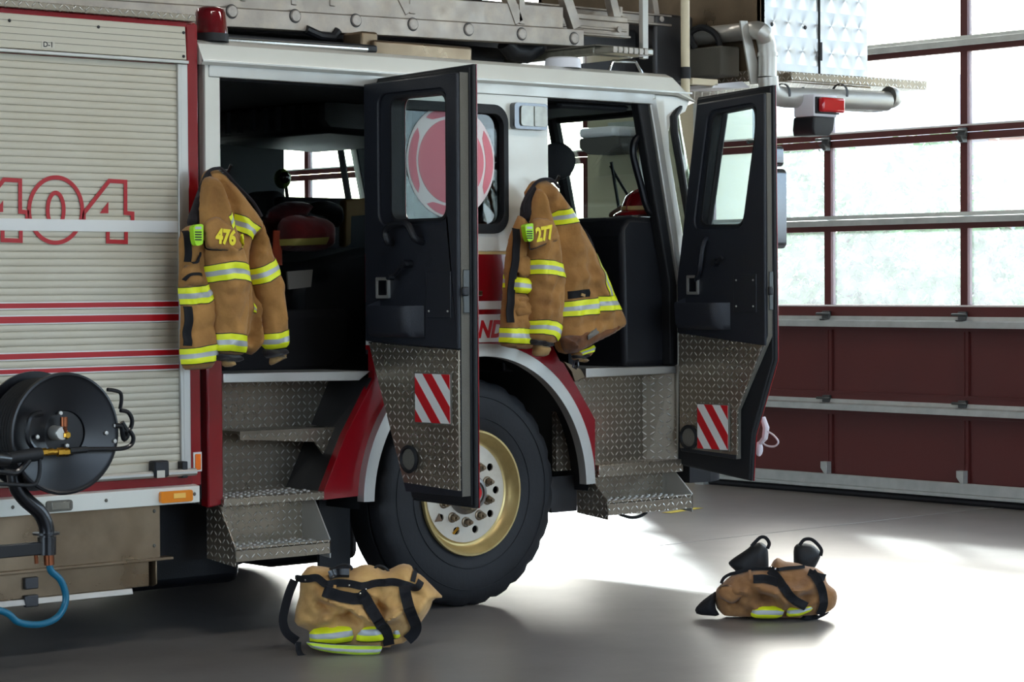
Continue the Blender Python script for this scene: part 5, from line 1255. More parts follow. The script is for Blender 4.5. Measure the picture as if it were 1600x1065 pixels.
def coat_a():
    Z=Zf(260,240,2.959); pl=planeY(-.10)
    b=pl.at(*pl.uv(345,578)); t=thing('turnout_coat','tan firefighter coat numbered 476 hanging at the rear crew doorway','coat',tuple(b),'turnout coats hung on the cab')
    hook(341,268)
    back=Cloth(pl,Z([(178,110),(200,76),(235,66),(262,75),(330,150),(438,285),(470,352),(440,420),(408,520),(440,660),(466,720),(440,760),(470,850),(420,932),(385,925),(300,900),(230,700),(165,500),(172,300)]),T=.07,w=.09,n0=0,step=.016,seed=1,auto=9,rough=.008,
        folds=[(Z([(250,90),(290,220),(330,330)]),-.03,.02),(Z([(300,110),(400,270),(420,330)]),.02,.03),(Z([(415,400),(400,560),(430,700),(400,860)]),-.035,.022),(Z([(440,680),(430,790),(440,870)]),.03,.02)])
    back.mesh('coat_back','coat',t,[back.band(Z([(318,276),(365,300),(414,342)]),Z([(324,352),(362,372),(396,398)])),back.band(Z([(392,690),(418,712)]),Z([(390,730),(418,735)]))])
    left=Cloth(pl,Z([(112,330),(170,330),(185,440),(205,590),(235,690),(245,990),(105,1003),(85,985),(74,905),(80,700),(67,640),(72,520),(70,365)]),T=.05,w=.05,n0=.035,step=.014,seed=2,auto=6,rough=.006,
        folds=[(Z([(150,480),(165,600),(160,680)]),-.02,.018),(Z([(120,830),(200,800),(235,790)]),-.014,.02),(Z([(200,690),(210,800),(205,960)]),.015,.02)])
    lo=left.mesh('coat_front','coat',t,[left.band(Z([(60,622),(120,618),(180,612),(222,580)]),Z([(60,697),(120,696),(186,690),(225,655)])),left.band(Z([(66,907),(150,895),(250,872)]),Z([(76,976),(160,966),(250,950)]))])
    pk=Cloth(pl,Z([(74,530),(130,485),(160,500),(165,560),(190,600),(190,612),(75,615)]),T=.02,w=.03,n0=.07,step=.012,seed=3); pk.mesh('chest_pocket','coat',lo)
    pk.strap('pocket_strap',Z([(82,585),(100,560),(140,555),(160,560)]),.012,'velcro',lo,off=.0)
    left.strap('zip_tape',Z([(92,355),(95,430),(92,500)]),.026,'velcro',lo,off=.004); left.strap('zip_tape',Z([(98,705),(96,800),(92,888)]),.034,'velcro',lo,off=.004)
    pk.strap('mic_cord',Z([(150,445),(152,470),(130,500),(112,505)]),.008,'velcro',lo,off=.02)
    far=Cloth(pl,Z([(440,290),(470,358),(497,460),(530,545),(550,620),(568,800),(570,905),(455,905),(450,790),(430,650),(405,560),(397,500),(412,420),(432,330)]),T=.06,w=.06,n0=.045,step=.014,seed=4,auto=6,rough=.008,
        folds=[(Z([(440,420),(500,470)]),-.016,.015),(Z([(470,400),(450,460)]),.012,.015),(Z([(520,600),(535,780)]),.012,.02)])
    fo=far.mesh('far_sleeve','coat',t,[far.band(Z([(398,543),(450,520),(512,483)]),Z([(414,612),(470,590),(536,545)])),far.band(Z([(448,838),(520,828),(575,810)]),Z([(446,908),(510,903),(576,888)]))])
    Cloth(pl,Z([(455,900),(570,898),(570,928),(540,935),(480,948),(462,935)]),T=.05,w=.04,n0=.045,step=.012).mesh('cuff','lining',fo)
    Cloth(pl,Z([(485,940),(566,925),(562,945),(495,980),(482,972)]),T=.03,w=.02,n0=.03,step=.012).mesh('wristlet','knit',fo)
    near=Cloth(pl,Z([(176,170),(190,112),(230,100),(262,130),(300,250),(330,350),(370,450),(390,540),(397,600),(386,740),(376,870),(378,905),(365,938),(232,928),(235,840),(226,680),(206,590),(192,530),(186,440),(172,300)]),T=.075,w=.08,n0=.075,step=.014,seed=5,auto=8,rough=.009,
        folds=[(Z([(215,120),(240,220),(230,290)]),-.02,.016),(Z([(240,110),(275,200),(285,260)]),.018,.016),(Z([(235,640),(300,660),(390,640)]),-.012,.02),(Z([(240,760),(330,800),(380,770)]),-.01,.02),(Z([(200,460),(260,480),(360,470)]),-.012,.015)])
    no=near.mesh('near_sleeve','coat',t,[near.band(Z([(190,528),(240,510),(300,500),(350,505),(398,520)]),Z([(204,602),(250,586),(300,578),(350,582),(402,598)])),near.band(Z([(226,836),(300,831),(384,842)]),Z([(226,912),(300,909),(380,918)])),near.band(Z([(272,292),(311,256)]),Z([(300,348),(322,318)]))])
    cu=Cloth(pl,Z([(230,922),(300,926),(366,930),(362,962),(330,965),(240,955),(230,940)]),T=.065,w=.05,n0=.075,step=.012); cu.mesh('cuff','lining',no)
    Cloth(pl,Z([(265,950),(330,955),(322,986),(272,986)]),T=.045,w=.03,n0=.07,step=.012).mesh('wristlet','knit',no)
    fl=Cloth(pl,Z([(174,325),(205,300),(242,288),(300,330),(345,400),(357,438),(330,452),(260,448),(192,442),(180,400)]),T=.02,w=.02,n0=.150,step=.012,seed=7,rough=.003); fl.mesh("number_flap","coat",no); fl.strap("flap_seam",Z([(182,402),(195,440),(262,446),(330,450),(354,438)]),.005,"lining",no,off=.001,thick=.002)
    fl.strap('flap_seam',Z([(182,402),(195,440),(262,446),(330,450),(354,438)]),.005,'lining',no,off=.001,thick=.002)
    number(fl,'476',Z([(270,388)])[0],.082,-5,no,.001)
    col=Cloth(pl,Z([(183,92),(207,70),(215,110),(178,200),(174,330),(112,345),(102,312),(150,180)]),T=.035,w=.04,n0=.02,step=.014); col.mesh('collar_lining','lining',t)
    mb=MB(); mb.tube(catmull([pl.at(*pl.uv(*p,.045),.045) for i,p in enumerate(Z([(178,110),(200,78),(235,68),(263,76),(330,150),(400,222),(440,290)]))],5),.007,8); mb.build('collar_binding','lining',t)
    st=Cloth(pl,Z([(345,372),(362,370),(358,440),(344,420)]),T=.012,w=.01,n0=.15,step=.01).mesh('flap_edge_trim','lime',no)
    radio(pl,.135,[(106,335),(130,326),(153,326),(151,420),(120,428),(110,400)],'lime green radio microphone on the coat beside the roller shutter',Z)
coat_a()
def coat_b():
    Z=Zf(760,240,2.959); pl=planeY(-.13)
    t=thing('turnout_coat','tan firefighter coat numbered 277 hanging beside the front doorway','coat',tuple(pl.at(*pl.uv(860,560))),'turnout coats hung on the cab')
    hook(852,284)
    back=Cloth(pl,Z([(190,190),(228,128),(265,118),(302,120),(335,155),(410,265),(520,460),(600,650),(665,790),(612,832),(510,882),(400,930),(345,915),(338,850),(330,650),(300,400),(280,290)]),T=.08,w=.11,n0=0,step=.016,seed=11,auto=12,rough=.009,
        folds=[(Z([(320,170),(400,330),(420,560)]),.02,.05),(Z([(480,480),(540,640),(560,760)]),.015,.03),(Z([(345,620),(350,750),(345,850)]),-.02,.03),(Z([(400,800),(520,770),(640,780)]),-.012,.02)])
    bo=back.mesh('coat_back','coat',t,[back.band(Z([(296,288),(325,263),(365,256),(408,251)]),Z([(302,316),(328,329),(380,320),(442,312)])),
        back.band(Z([(517,458),(530,560),(543,656)]),Z([(521,462),(562,560),(596,656)])),
        back.band(Z([(360,687),(440,676),(508,667)]),Z([(355,754),(440,746),(512,738)])),back.band(Z([(508,660),(560,658),(622,656)]),Z([(513,726),(570,722),(648,722)]))])
    back.strap('waist_tab',Z([(374,654),(415,648),(460,643)]),.036,'velcro',bo,off=.002)
    back.strap('hanger_loop',Z([(418,650),(424,652),(440,656)]),.012,'knit',bo,off=.012)
    hem=Cloth(pl,Z([(345,850),(400,835),(480,812),(560,805),(640,792),(590,835),(500,880),(440,915),(400,928),(360,910)]),T=.03,w=.05,n0=.06,step=.014,seed=12,folds=[(Z([(360,850),(410,900)]),.03,.012),(Z([(400,860),(500,815)]),.02,.012)]); hem.mesh('hem_lining',fabric('hem_lining','#7c5232','#4e3020'),t)
    hem.strap('care_label',Z([(455,850),(485,830),(510,815)]),.022,'paper',t,off=.006)
    left=Cloth(pl,Z([(165,275),(205,330),(215,450),(250,600),(252,890),(215,905),(130,900),(72,885),(76,800),(90,640),(97,520),(115,400),(140,330)]),T=.05,w=.05,n0=.03,step=.014,seed=13,auto=6,rough=.006,
        folds=[(Z([(205,420),(205,560),(205,760)]),-.03,.02),(Z([(135,690),(200,740)]),.012,.02)])
    lo=left.mesh('coat_front','coat',t,[left.band(Z([(66,805),(130,808),(140,806),(215,812)]),Z([(62,868),(130,874),(140,874),(215,878)])),left.band(Z([(100,555),(108,556)]),Z([(98,618),(106,619)]))])
    pk=Cloth(pl,Z([(145,470),(208,470),(208,575),(138,565)]),T=.02,w=.02,n0=.075,step=.012); pk.mesh('chest_pocket','coat',lo)
    pk=Cloth(pl,Z([(138,568),(208,578),(206,650),(130,642)]),T=.02,w=.02,n0=.078,step=.012); pk.mesh('pocket_flap','coat',lo,[pk.band(Z([(130,570),(212,582)]),Z([(124,638),(210,646)]))])
    pk=Cloth(pl,Z([(130,655),(210,655),(212,755),(190,750),(128,758)]),T=.02,w=.02,n0=.07,step=.012,folds=[(Z([(140,700),(205,680)]),-.01,.012)]); pk.mesh('lower_pocket','coat',lo)
    left.strap('zip_tape',Z([(140,345),(128,450),(118,570),(102,700),(100,780)]),.034,'velcro',lo,off=.006)
    near=Cloth(pl,Z([(232,210),(258,150),(285,200),(302,290),(335,380),(352,480),(370,570),(362,700),(352,800),(336,872),(300,888),(207,866),(207,770),(203,560),(205,440),(225,300)]),T=.07,w=.07,n0=.075,step=.014,seed=14,auto=8,rough=.008,
        folds=[(Z([(250,220),(262,280)]),-.015,.015),(Z([(230,600),(300,640),(365,600)]),-.012,.02),(Z([(240,690),(300,700),(350,740)]),-.01,.018),(Z([(330,620),(320,740)]),.012,.015)])
    no=near.mesh('near_sleeve','coat',t,[near.band(Z([(196,496),(240,490),(290,494),(366,512)]),Z([(194,562),(240,555),(290,557),(376,575)])),near.band(Z([(200,775),(270,768),(318,776),(356,800)]),Z([(200,832),(260,830),(300,838),(340,866)]))])
    Cloth(pl,Z([(205,852),(250,850),(318,872),(312,896),(270,892),(207,880)]),T=.06,w=.04,n0=.075,step=.012).mesh('cuff','lining',no)
    Cloth(pl,Z([(228,878),(298,884),(300,915),(292,938),(225,936),(228,910)]),T=.045,w=.035,n0=.07,step=.012,folds=[(Z([(225,915),(300,915)]),-.012,.006)]).mesh('wristlet','knit',no)
    fl=Cloth(pl,Z([(212,325),(225,296),(300,300),(322,335),(348,400),(280,418),(212,446),(206,400)]),T=.02,w=.02,n0=.142,step=.012,seed=17,rough=.003); fl.mesh('number_flap','coat',no)
    fl.strap('flap_seam',Z([(209,405),(214,442),(280,416),(345,398)]),.005,'lining',no,off=.001,thick=.002)
    number(fl,'277',Z([(263,372)])[0],.086,9,no,.001)
    fs=Cloth(pl,Z([(400,920),(455,890),(505,880),(490,925),(475,945),(410,940)]),T=.04,w=.03,n0=-.02,step=.012); fso=fs.mesh('far_sleeve','coat',t,[fs.band(Z([(430,916),(505,886)]),Z([(440,930),(495,912)]))])
    Cloth(pl,Z([(405,930),(490,915),(482,945),(410,950)]),T=.04,w=.03,n0=-.01,step=.012).mesh('cuff','lining',fso)
    Cloth(pl,Z([(400,938),(478,944),(474,968),(410,955)]),T=.03,w=.02,n0=-.02,step=.012).mesh('wristlet','knit',fso)
    mb=MB(); mb.tube([pl.at(*pl.uv(*p),.0) for p in Z([(425,955),(405,962),(400,985),(415,992),(424,980),(423,960)])],.006,8); mb.build('snap_clip','blackmetal',t)
    mb=MB(); mb.tube(catmull([pl.at(*pl.uv(*p,.045),.045) for p in Z([(196,330),(176,290),(170,240),(198,178),(240,126),(300,120),(335,156)])],5),.008,8); mb.build('collar_binding','lining',t)
    Cloth(pl,Z([(165,300),(168,240),(195,180),(232,130),(232,210),(210,300),(200,330)]),T=.04,w=.04,n0=.03,step=.014).mesh('collar','lining',t)
    radio(pl,.14,[(158,330),(198,320),(199,400),(176,410),(165,380)],'lime green radio microphone on the coat at the front doorway',Z)
coat_b()
# ------------------------------------------------------------------ bundles of rolled trousers
def viewplane(px,py):
    q=pZ(px,py,0); v=Vector((q.x-CAM.x,q.y-CAM.y,0)).normalized(); r=Vector((v.y,-v.x,0)); return Plane(q,r,(0,0,1),-v)
def bundle_a():
    pl=viewplane(560,1020); pl.O=pl.O-pl.N*.13; Z=Zf(400,840,4.734)
    t=thing('trouser_bundle','yellow tan rolled turnout trousers with black straps in front of the truck wheel','turnout trousers',tuple(pl.O))
    main=Cloth(pl,Z([(320,300),(390,215),(520,230),(600,252),(720,240),(800,208),(870,220),(960,262),(1080,203),(1150,215),(1172,262),(1230,290),(1330,390),(1395,455),(1318,462),(1288,545),(1235,620),(1150,740),(1080,800),(700,822),(440,790),(400,700),(280,650),(288,540),(322,430)]),T=.17,w=.19,back=.8,step=.013,ground=True,seed=21,auto=22,rough=.026,nscale=7.,fm=1.8,
        folds=[(Z([(470,430),(560,470),(700,510),(860,600)]),.030,.022),(Z([(480,500),(600,560),(760,600)]),-.035,.022),(Z([(430,660),(540,560),(640,545)]),.03,.018),(Z([(300,560),(420,600),(520,570)]),-.02,.02),(Z([(870,330),(930,420),(900,500)]),-.018,.03),(Z([(960,590),(1040,540),(1100,510)]),.035,.016),(Z([(1160,400),(1240,440),(1300,470)]),-.03,.018),(Z([(1200,560),(1260,480),(1340,430)]),.03,.018),(Z([(740,250),(800,300),(840,330)]),-.02,.016),(Z([(560,240),(480,290),(430,300)]),-.02,.02),(Z([(1080,215),(1110,290),(1150,320)]),-.02,.016)])
    mo=main.mesh('trouser_cloth','pants',t)
    for o,b1,b2,n0,sd in (([(395,690),(560,655),(742,625),(735,765),(560,792),(404,788)],[(390,690),(560,664),(750,632)],[(396,776),(560,784),(742,760)],.125,31),([(745,640),(825,622),(928,612),(962,770),(830,778),(735,775)],[(738,642),(825,630),(940,622)],[(728,762),(830,766),(970,758)],.135,32),([(985,640),(1070,660),(1062,745),(1000,750)],[(978,638),(1076,664)],[(992,742),(1062,748)],.09,33)):
        c=Cloth(pl,Z(o),T=.05,w=.05,back=.6,n0=n0,step=.012,seed=sd); c.mesh('trouser_leg','pants2',t,[c.band(Z(b1),Z(b2))])
    st=Cloth(pl,Z([(362,764),(560,784),(750,796),(942,800),(918,858),(850,872),(640,862),(420,822)]),T=.03,w=.03,back=.6,n0=.165,step=.012,seed=34)
    u=[st.pl.uv(*p) for p in Z([(362,764),(560,784),(750,796),(942,800)])]
    st.mesh('reflective_suspender',mat('strap_backing','#16161a',.8),t,[st.band(Z([(366,778),(560,798),(750,806),(935,808)]),Z([(396,815),(560,848),(750,862),(910,856)]))],stripe_mats=('lime2','silver'))
    sp=lambda nm,pts,w,off=.006,m='velcro': main.strap(nm,Z(pts),w,m,t,off=off)
    sp('waist_strap',[(285,330),(380,310),(450,300),(520,338),(620,335),(710,340),(790,352),(900,338),(1000,325),(1080,335),(1180,375),(1225,330)],.030)
    sp('belt',[(500,375),(600,410),(700,430),(790,440)],.045)
    sp('side_strap',[(280,335),(240,430),(205,560),(195,650),(225,730),(300,790)],.036,.03)
    sp('shoulder_strap',[(770,385),(830,470),(900,580),(960,680),(985,800)],.046,.012)
    sp('shoulder_strap',[(1095,350),(1115,450),(1150,560),(1185,660),(1170,720),(1120,770)],.046,.012)
    sp('strap_tail',[(1160,330),(1180,280),(1200,260)],.02)
    sp('trouser_loop',[(585,350),(578,385),(570,420)],.012,.014,'pants')
    q=lambda pts,n: catmull([pl.at(*pl.uv(*p,n),n) for p in Z(pts)],6)
    MB().tube(q([(315,770),(315,830),(350,880),(430,888),(500,884)],.16),.014,8,flat=.5).build('strap_end','velcro',t)
    for a,b in ((288,325),(366,322),(690,350),(770,400),(812,378),(1090,360),(1130,360)):
        u,v=pl.uv(*Z([(a,b)])[0],main.T*.8); h=main.H([(u,v)])[0][0]; MB().ball(pl.at(u,v,h+.014),.006,10).build('snap','chrome',t)
    for nm,pts,w_ in (('buckle_pad',[(540,285),(600,270),(690,268)],.035),):
        main.strap(nm,Z(pts),w_,'blackmetal',t,off=.006,thick=.012)
    for lab,pts,bx in (('left',[(480,295),(540,240),(640,196),(705,215),(700,285)],(600,262)),('right',[(868,250),(895,208),(950,218),(1000,270),(1040,320)],(960,270))):
        MB().tube(q(pts,.02),.006,8).build('pull_loop','rubber',t)
bundle_a()
def boot(pl,outline,loop,Z,label,n=0.,T=.065,grp=None):
    uv=[pl.uv(*p,n) for p in Z(outline)]
    t=thing('rubber_boot',label,'boot',tuple(pl.at(sum(a for a,b in uv)/len(uv),0,n)),grp)
    c=Cloth(pl,Z(outline),T=T,w=.06,back=1.,n0=n,step=.012,rough=.003,seed=41); c.mesh('boot_shaft','rubber',t)
    MB().tube(catmull([pl.at(*pl.uv(*p,n+.02),n+.02) for p in Z(loop)],6),.008,8,flat=.5).build('pull_loop','velcro',t)
def bundle_b():
    pl=viewplane(1205,970); pl.O=pl.O-pl.N*.11; Z=Zf(1060,810,5.604)
    t=thing('trouser_bundle','brown rolled turnout trousers with two black boots on the sunlit floor','turnout trousers',tuple(pl.O))
    main=Cloth(pl,Z([(318,640),(400,560),(500,482),(620,452),(800,442),(830,384),(870,352),(930,390),(1040,400),(1120,430),(1200,440),(1290,500),(1302,580),(1382,640),(1396,700),(1380,780),(1320,830),(1200,862),(1000,868),(640,866),(480,872),(390,860),(320,780)]),T=.15,w=.16,back=.6,step=.013,ground=True,seed=22,auto=18,rough=.022,nscale=8.,fm=1.8,
        folds=[(Z([(400,570),(520,640),(640,650)]),.03,.018),(Z([(480,750),(560,680),(640,660)]),-.03,.02),(Z([(470,560),(620,600),(760,690),(800,700)]),-.03,.02),(Z([(500,560),(700,570),(860,640),(960,720),(1080,750)]),.03,.024),(Z([(1010,620),(1120,600),(1200,570)]),.02,.02),(Z([(1100,700),(1200,680),(1240,640)]),-.02,.02),(Z([(1290,640),(1350,700),(1370,760)]),-.02,.014),(Z([(860,370),(900,420)]),-.015,.012)])
    main.mesh('trouser_cloth','pants2',t)
    lf=Cloth(pl,Z([(345,600),(440,575),(540,620),(650,655),(560,690),(480,752),(420,730),(350,690)]),T=.03,w=.03,n0=.10,step=.012,seed=23); lf.mesh('pocket_flap','pants2',t)
    for o,b1,b2,n0 in (([(660,790),(760,764),(850,762),(940,790),(900,870),(680,872),(632,850)],[(655,792),(760,764),(860,768),(930,790)],[(626,852),(690,876),(860,872),(900,868)],.115),([(955,788),(1060,770),(1172,762),(1170,800),(1090,850),(950,862)],[(950,786),(1060,770),(1178,764)],[(944,858),(1060,852),(1172,804)],.115)):
        c=Cloth(pl,Z(o),T=.04,w=.04,back=.6,n0=n0,step=.012,seed=35); c.mesh('trouser_leg','pants2',t,[c.band(Z(b1),Z(b2))])
    sp=lambda nm,pts,w,off=.006,m='velcro': main.strap(nm,Z(pts),w,m,t,off=off)
    sp('waist_strap',[(370,590),(400,540),(480,500),(620,462),(800,452),(960,442),(1110,436)],.014)
    sp('belt',[(655,520),(760,520),(870,545)],.036)
    sp('shoulder_strap',[(800,455),(860,510),(930,590),(1010,690),(1120,762)],.04,.012)
    sp('shoulder_strap',[(1170,470),(1225,540),(1262,640),(1272,750),(1240,850)],.038,.014)
    sp('waist_strap',[(1140,470),(1210,500),(1290,530)],.03,.008)
    sp('trouser_loop',[(622,462),(626,500),(632,530)],.012,.014,'pants2')
    for o in ([(140,798),(200,730),(300,655),(330,640),(320,780),(368,862),(160,848)],[(1060,840),(1120,800),(1180,850),(1250,850),(1330,815),(1300,850),(1180,905),(1080,915)]):
        Cloth(pl,Z(o),T=.06,w=.05,back=.6,n0=.03,step=.012,seed=24,rough=.01).mesh('strap_pile','velcro',t)
    for a,b in ((812,446),(850,446),(1190,515),(1248,508)):
        u,v=pl.uv(*Z([(a,b)])[0],main.T*.8); h=main.H([(u,v)])[0][0]; MB().ball(pl.at(u,v,h+.014),.006,10).build('snap','chrome',t)
    g='boots tucked behind the trouser bundle'
    boot(pl,[(437,388),(480,350),(600,272),(640,235),(720,208),(760,232),(784,262),(792,440),(800,860),(560,860),(540,560),(508,470),(445,412)],[(640,240),(672,205),(720,163),(765,168),(795,215),(780,262)],Z,'black rubber boot leaning left in the brown trouser bundle',-.17,.055,g)
    boot(pl,[(1008,262),(1040,222),(1100,218),(1175,232),(1240,290),(1250,325),(1215,402),(1190,440),(1190,858),(1030,858),(1010,420)],[(1062,232),(1100,185),(1160,180),(1215,220),(1252,275),(1245,325)],Z,'upright black rubber boot at the right in the brown trouser bundle',-.17,.055,g)
bundle_b()
# ------------------------------------------------------------------ hose reel on its swing arm
def hose_reel():
    yf=-.60; R=lambda a,b,y: pY(a/4.44,560+b/4.44,y)
    c=R(449,520,yf); r=.232
    t=thing('hose_reel','black steel hose reel with brass fitting on a swing arm beside the shutter','hose reel',(c.x-.62,c.y+.1,0))
    MB().lathe([(.0,-.008),(.085,-.008),(.088,.0),(.09,.001),(r-.02,.003),(r-.008,.010),(r,.008),(r+.002,-.004),(r-.004,-.008),(.10,-.01),(.0,-.02)],c,(0,-1,0),72).build('front_flange','reel',t,smooth=40)
    cb=(c.x,c.y+.23,c.z); MB().lathe([(.0,-.01),(r-.01,-.012),(r,-.004),(r,.006),(.0,.006)],cb,(0,-1,0),72).build('rear_flange','reel',t,smooth=40)
    hs=MB()
    for k in range(9):
        y=c.y+.025+k*.0215; hs.tube([(c.x+.196*math.cos(a),y,c.z+.196*math.sin(a)) for a in [2*PI*i/56 for i in range(56)]],.0125,8,closed=True)
    hs.build('hose_coil','rubber',t)
    MB().lathe([(.18,0),(.18,.21)],(c.x,c.y+.015,c.z),(0,1,0),48).build('drum','blackmetal',t)
    h=R(400,515,yf-.02); MB().lathe([(.028,-.03),(.028,.03),(.024,.036),(.0,.036)],h,(0,-1,0),28).build('axle_hub','alu',t,smooth=40)
    n=R(467,530,yf-.06); MB().lathe([(.016,-.04),(.016,.0),(.012,.006),(.0,.006)],n,(0,-1,0),6).build('axle_nut','brass',t,smooth=20)
    a=R(443,405,yf-.05); b=R(443,470,yf-.05); e=R(450,520,yf-.045)
    MB().tube([a,b],.0145,12).build('copper_coupling','copper',t); MB().tube([b,e],.012,12).build('elbow','copper',t)
    for x,y in ((420,378),(260,543),(465,603),(737,515),(800,465),(797,572)):
        q=R(x,y,yf-.012); MB().lathe([(.009,-.004),(.008,.004),(.0,.005)],q,(0,-1,0),6).build('bolt','alu',t,smooth=20)
    MB().tube(catmull([R(*p,yf-.03) for p in ((290,380),(220,400),(195,480),(200,570),(250,640))],5),.012,8).build('inlet_tube','blackmetal',t)
    T=lambda nm,pts,rad,m='blackmetal',y=yf-.01,**k: MB().tube(catmull([R(*p,y) for p in pts],5),rad,10,**k).build(nm,m,t)
    T('guide_loop',[(745,215),(790,220),(835,238),(842,290),(832,350)],.0075); T('guide_loop',[(835,358),(885,370),(912,410),(915,455),(895,492),(850,500)],.0085)
    T('guide_bracket',[(795,465),(840,470),(850,520),(862,560),(885,520),(845,440)],.010)
    T('outlet_pipe',[(900,500),(925,545),(915,590),(880,615),(820,626),(700,627),(590,628)],.0085,'blackmetal',yf-.05)
    T('pipe_sleeve',[(600,630),(540,635),(480,640)],.0125,'rubber',yf-.06)
    s=MB()
    for x0,x1,rr in ((475,440,.0150),(440,395,.0165),(395,365,.0115),(365,320,.0135),(320,285,.0150)): s.tube([R(x0,645,yf-.07),R(x1,650,yf-.07)],rr,6 if rr>.014 else 14)
    s.build('brass_fitting','brass',t,smooth=30)
    s=MB().tube([R(282,660,yf-.08),R(240,665,yf-.08),R(60,690,yf-.09),R(-120,700,yf-.10)],[.024,.026,.021,.026],14); s.build('nozzle_grip','rubber',t)
    MB().tube([R(55,700,yf-.10),R(-30,690,yf-.11),R(-200,690,yf-.12)],[.024,.030,.032],16).build('nozzle_body','blackmetal',t)
    T('trigger_guard',[(272,650),(276,760),(262,840),(225,878),(120,875),(20,870),(-90,860)],.0075,'rubber',yf-.09)
    T('trigger',[(200,700),(150,760),(100,790),(20,780),(-80,775)],.013,'blackmetal',yf-.09)
    q=lambda a,b,y=yf+.10: pY(a,b,y)
    MB().tube(catmull([q(22,735),q(26,760),q(40,780),(q(62,800)),q(72,822),q(73,845)],5),.030,14).build('riser_pipe','blackmetal',t)
    cx=q(72,850); MB().lathe([(.052,-.004),(.052,.004),(0,.004)],q(72,833),(0,0,1),24).build('pivot_flange','blackmetal',t)
    MB().tube([q(73,838),q(73,866)],.036,16).build('pivot_sleeve','blackmetal',t)
    a=q(75,845);b=q(75,865)
    MB().box(cx.x-.62,cx.x-.02,yf+.085,yf+.115,b.z,a.z).build('swing_arm','blackmetal',t,bevel=.004)
    px_=cx.x-.62
    MB().tube([(px_,yf+.10,0),(px_,yf+.10,1.25)],.05,16).build('stand_post','blackmetal',t); MB().box(px_-.18,px_+.18,yf-.08,yf+.28,0,.012).build('stand_base','blackmetal',t,bevel=.003)
    MB().tube([q(76,866),q(77,882)],.020,12).build('copper_nipple','copper',t); MB().tube([q(56,866),q(57,880)],.008,8).build('drain_bolt','copper',t)
    pts=[q(77,880),q(80,892),q(94,905),q(102,925),q(101,945),q(88,965),q(62,975),q(30,972),q(12,958),q(-10,952),q(-40,955)]
    MB().tube(catmull(pts,6),.0135,12).build('feed_hose','teal',t)
hose_reel()
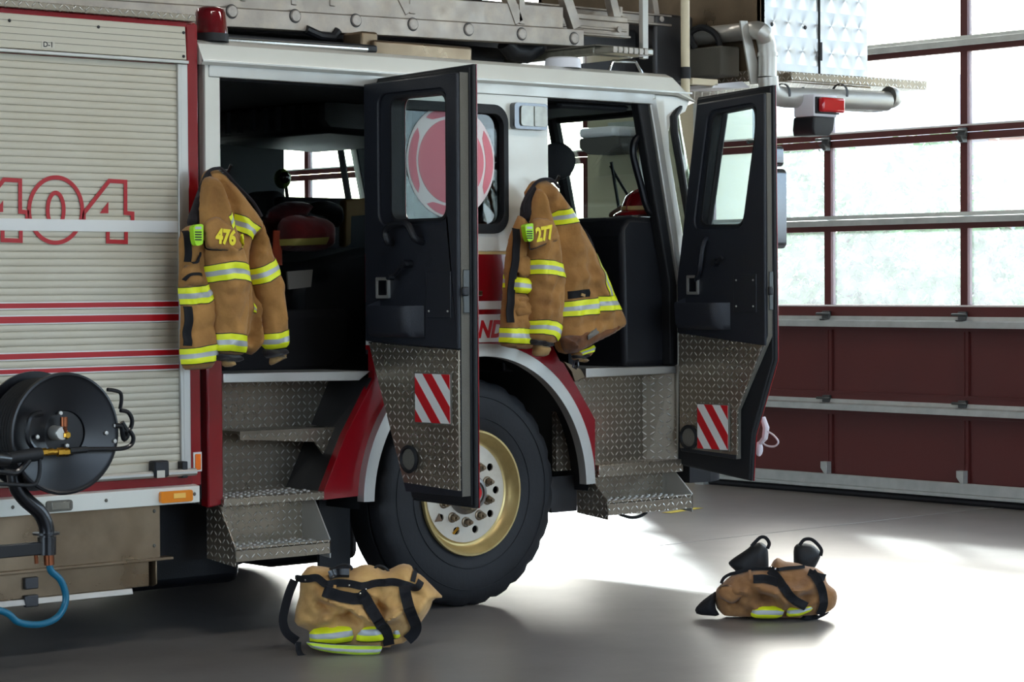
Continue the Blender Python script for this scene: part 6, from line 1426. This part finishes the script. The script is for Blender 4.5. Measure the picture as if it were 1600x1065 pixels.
# ------------------------------------------------------------------ gear inside the cab
def gear():
    G=Zf(340,180,4.438); pl=planeY(.62)
    P(MB().box(-.95,-.22,.68,1.05,1.09,1.40),'bench_seat','seat',bevel=.04,segs=3)
    b=pl.at(*pl.uv(480,395))
    t=thing('gear_bag','dark red gear bag with pale yellow stripe on the crew seat','bag',tuple(b))
    c=Cloth(pl,G([(480,720),(560,690),(700,690),(800,720),(825,800),(810,930),(700,945),(520,940),(470,920),(465,800)]),T=.12,w=.1,back=.5,step=.016,seed=51,rough=.008); c.mesh('bag_body','redcloth',t,[c.patch(G([(490,858),(760,842),(760,892),(490,902)]))],stripe_mats=('paleyellow',))
    t=thing('jacket','crumpled red jacket with black hood piled behind the gear bag','jacket',tuple(b+Vector((-.1,.1,.1))))
    pl2=planeY(.83)
    c=Cloth(pl2,G([(340,700),(400,640),(480,600),(600,592),(700,620),(640,690),(600,740),(480,760),(460,860),(400,900),(350,860)]),T=.08,w=.1,back=.5,step=.016,seed=52,rough=.015); c.mesh('jacket_body','redcloth',t)
    c=Cloth(pl2,G([(620,640),(700,600),(800,590),(875,620),(880,720),(860,790),(780,700),(700,690)]),T=.08,w=.08,back=.5,step=.016,seed=53,rough=.01); c.mesh('hood','seat',t)
    pl3=planeY(.80); pl3=planeY(.92); t=tag(MB().prism([pl3.at(*pl3.uv(*p)) for p in G([(885,585),(1045,572),(1045,690),(930,700),(925,900),(880,915)])],(0,.05,0)).build('seat_divider','tan',bevel=.01),'mustard vinyl divider panel standing beside the red gear bag','divider')
    t=tag(MB().tube(catmull([pl.at(*pl.uv(*p),.0) for p in G([(420,800),(418,870),(414,960),(415,1040)])],5),.028,10,flat=.4).build('orange_strap','orangecloth'),'orange webbing strap hanging down beside the red gear bag','strap')
    pl4=planeY(1.40); q=pl4.at(*pl4.uv(*G([(450,440)])[0])); t=thing('face_mask','green rubber breathing mask hung at the far seat','mask',tuple(q-Vector((0,0,.16))))
    MB().ball(q,(.045,.04,.05),16,fn=lambda d:1+.12*noise.noise(d*3)).build('mask_body','green',t); MB().ball(q+Vector((-.01,-.035,.005)),(.03,.02,.03),14).build('visor','darkglass',t); MB().tube([q+Vector((.02,0,-.03)),q+Vector((.03,0,-.10)),q+Vector((.01,.01,-.16))],.010,8).build('breathing_hose','rubber',t)
    pl5=planeY(.60); t=tag(MB().prism([pl5.at(*pl5.uv(*p)) for p in ((449,424),(489,421),(486,448),(451,452))],(0,.012,0)).build('paper_form','paper',smooth=0),'pale paper form standing against the crew seat','paper')
    # helmet and glove on the dash
    h=pY(1026,312,.30); zb=1.856; h=Vector((1.31,.24,zb))
    t=thing('helmet','glossy red fire helmet resting on the dashboard behind the grab bar','helmet',tuple(h))
    MB().lathe([(.0,.135),(.05,.13),(.085,.105),(.105,.06),(.11,.03),(.145,.012),(.15,.004),(.11,.012),(.10,.02)],h,(0,0,1),36).build('shell','helmet',t,smooth=50)
    MB().lathe([(.108,.028),(.112,.034),(.112,.048),(.106,.052)],h,(0,0,1),36).build('band','gold',t); 
    for k in range(3): a=PI*k/3; MB().tube([h+Vector((math.cos(a)*.112*math.cos(q_),math.sin(a)*.112*math.cos(q_),.03+.108*math.sin(q_))) for q_ in [PI*i/14 for i in range(15)]],.005,6).build('crest','helmet',t)
    t=thing('leather_glove','brown leather glove lying on the dashboard beside the helmet','glove',(h.x-.2,.60,zb))
    pg=planeY(.60); zf=lambda pts:[(840+a/4.63,130+b/4.63) for a,b in pts]
    O=[pg.uv(*p) for p in zf([(515,965),(530,920),(610,870),(690,800),(735,765),(760,800),(750,900),(690,965)])]; mz=min(v for u,v in O); O=[(u,v-mz+zb+.002) for u,v in O]
    c=Cloth(pg,O,T=.06,w=.06,back=.8,step=.012,px=False,seed=55,rough=.006); c.mesh('glove_body','leather',t)
gear()
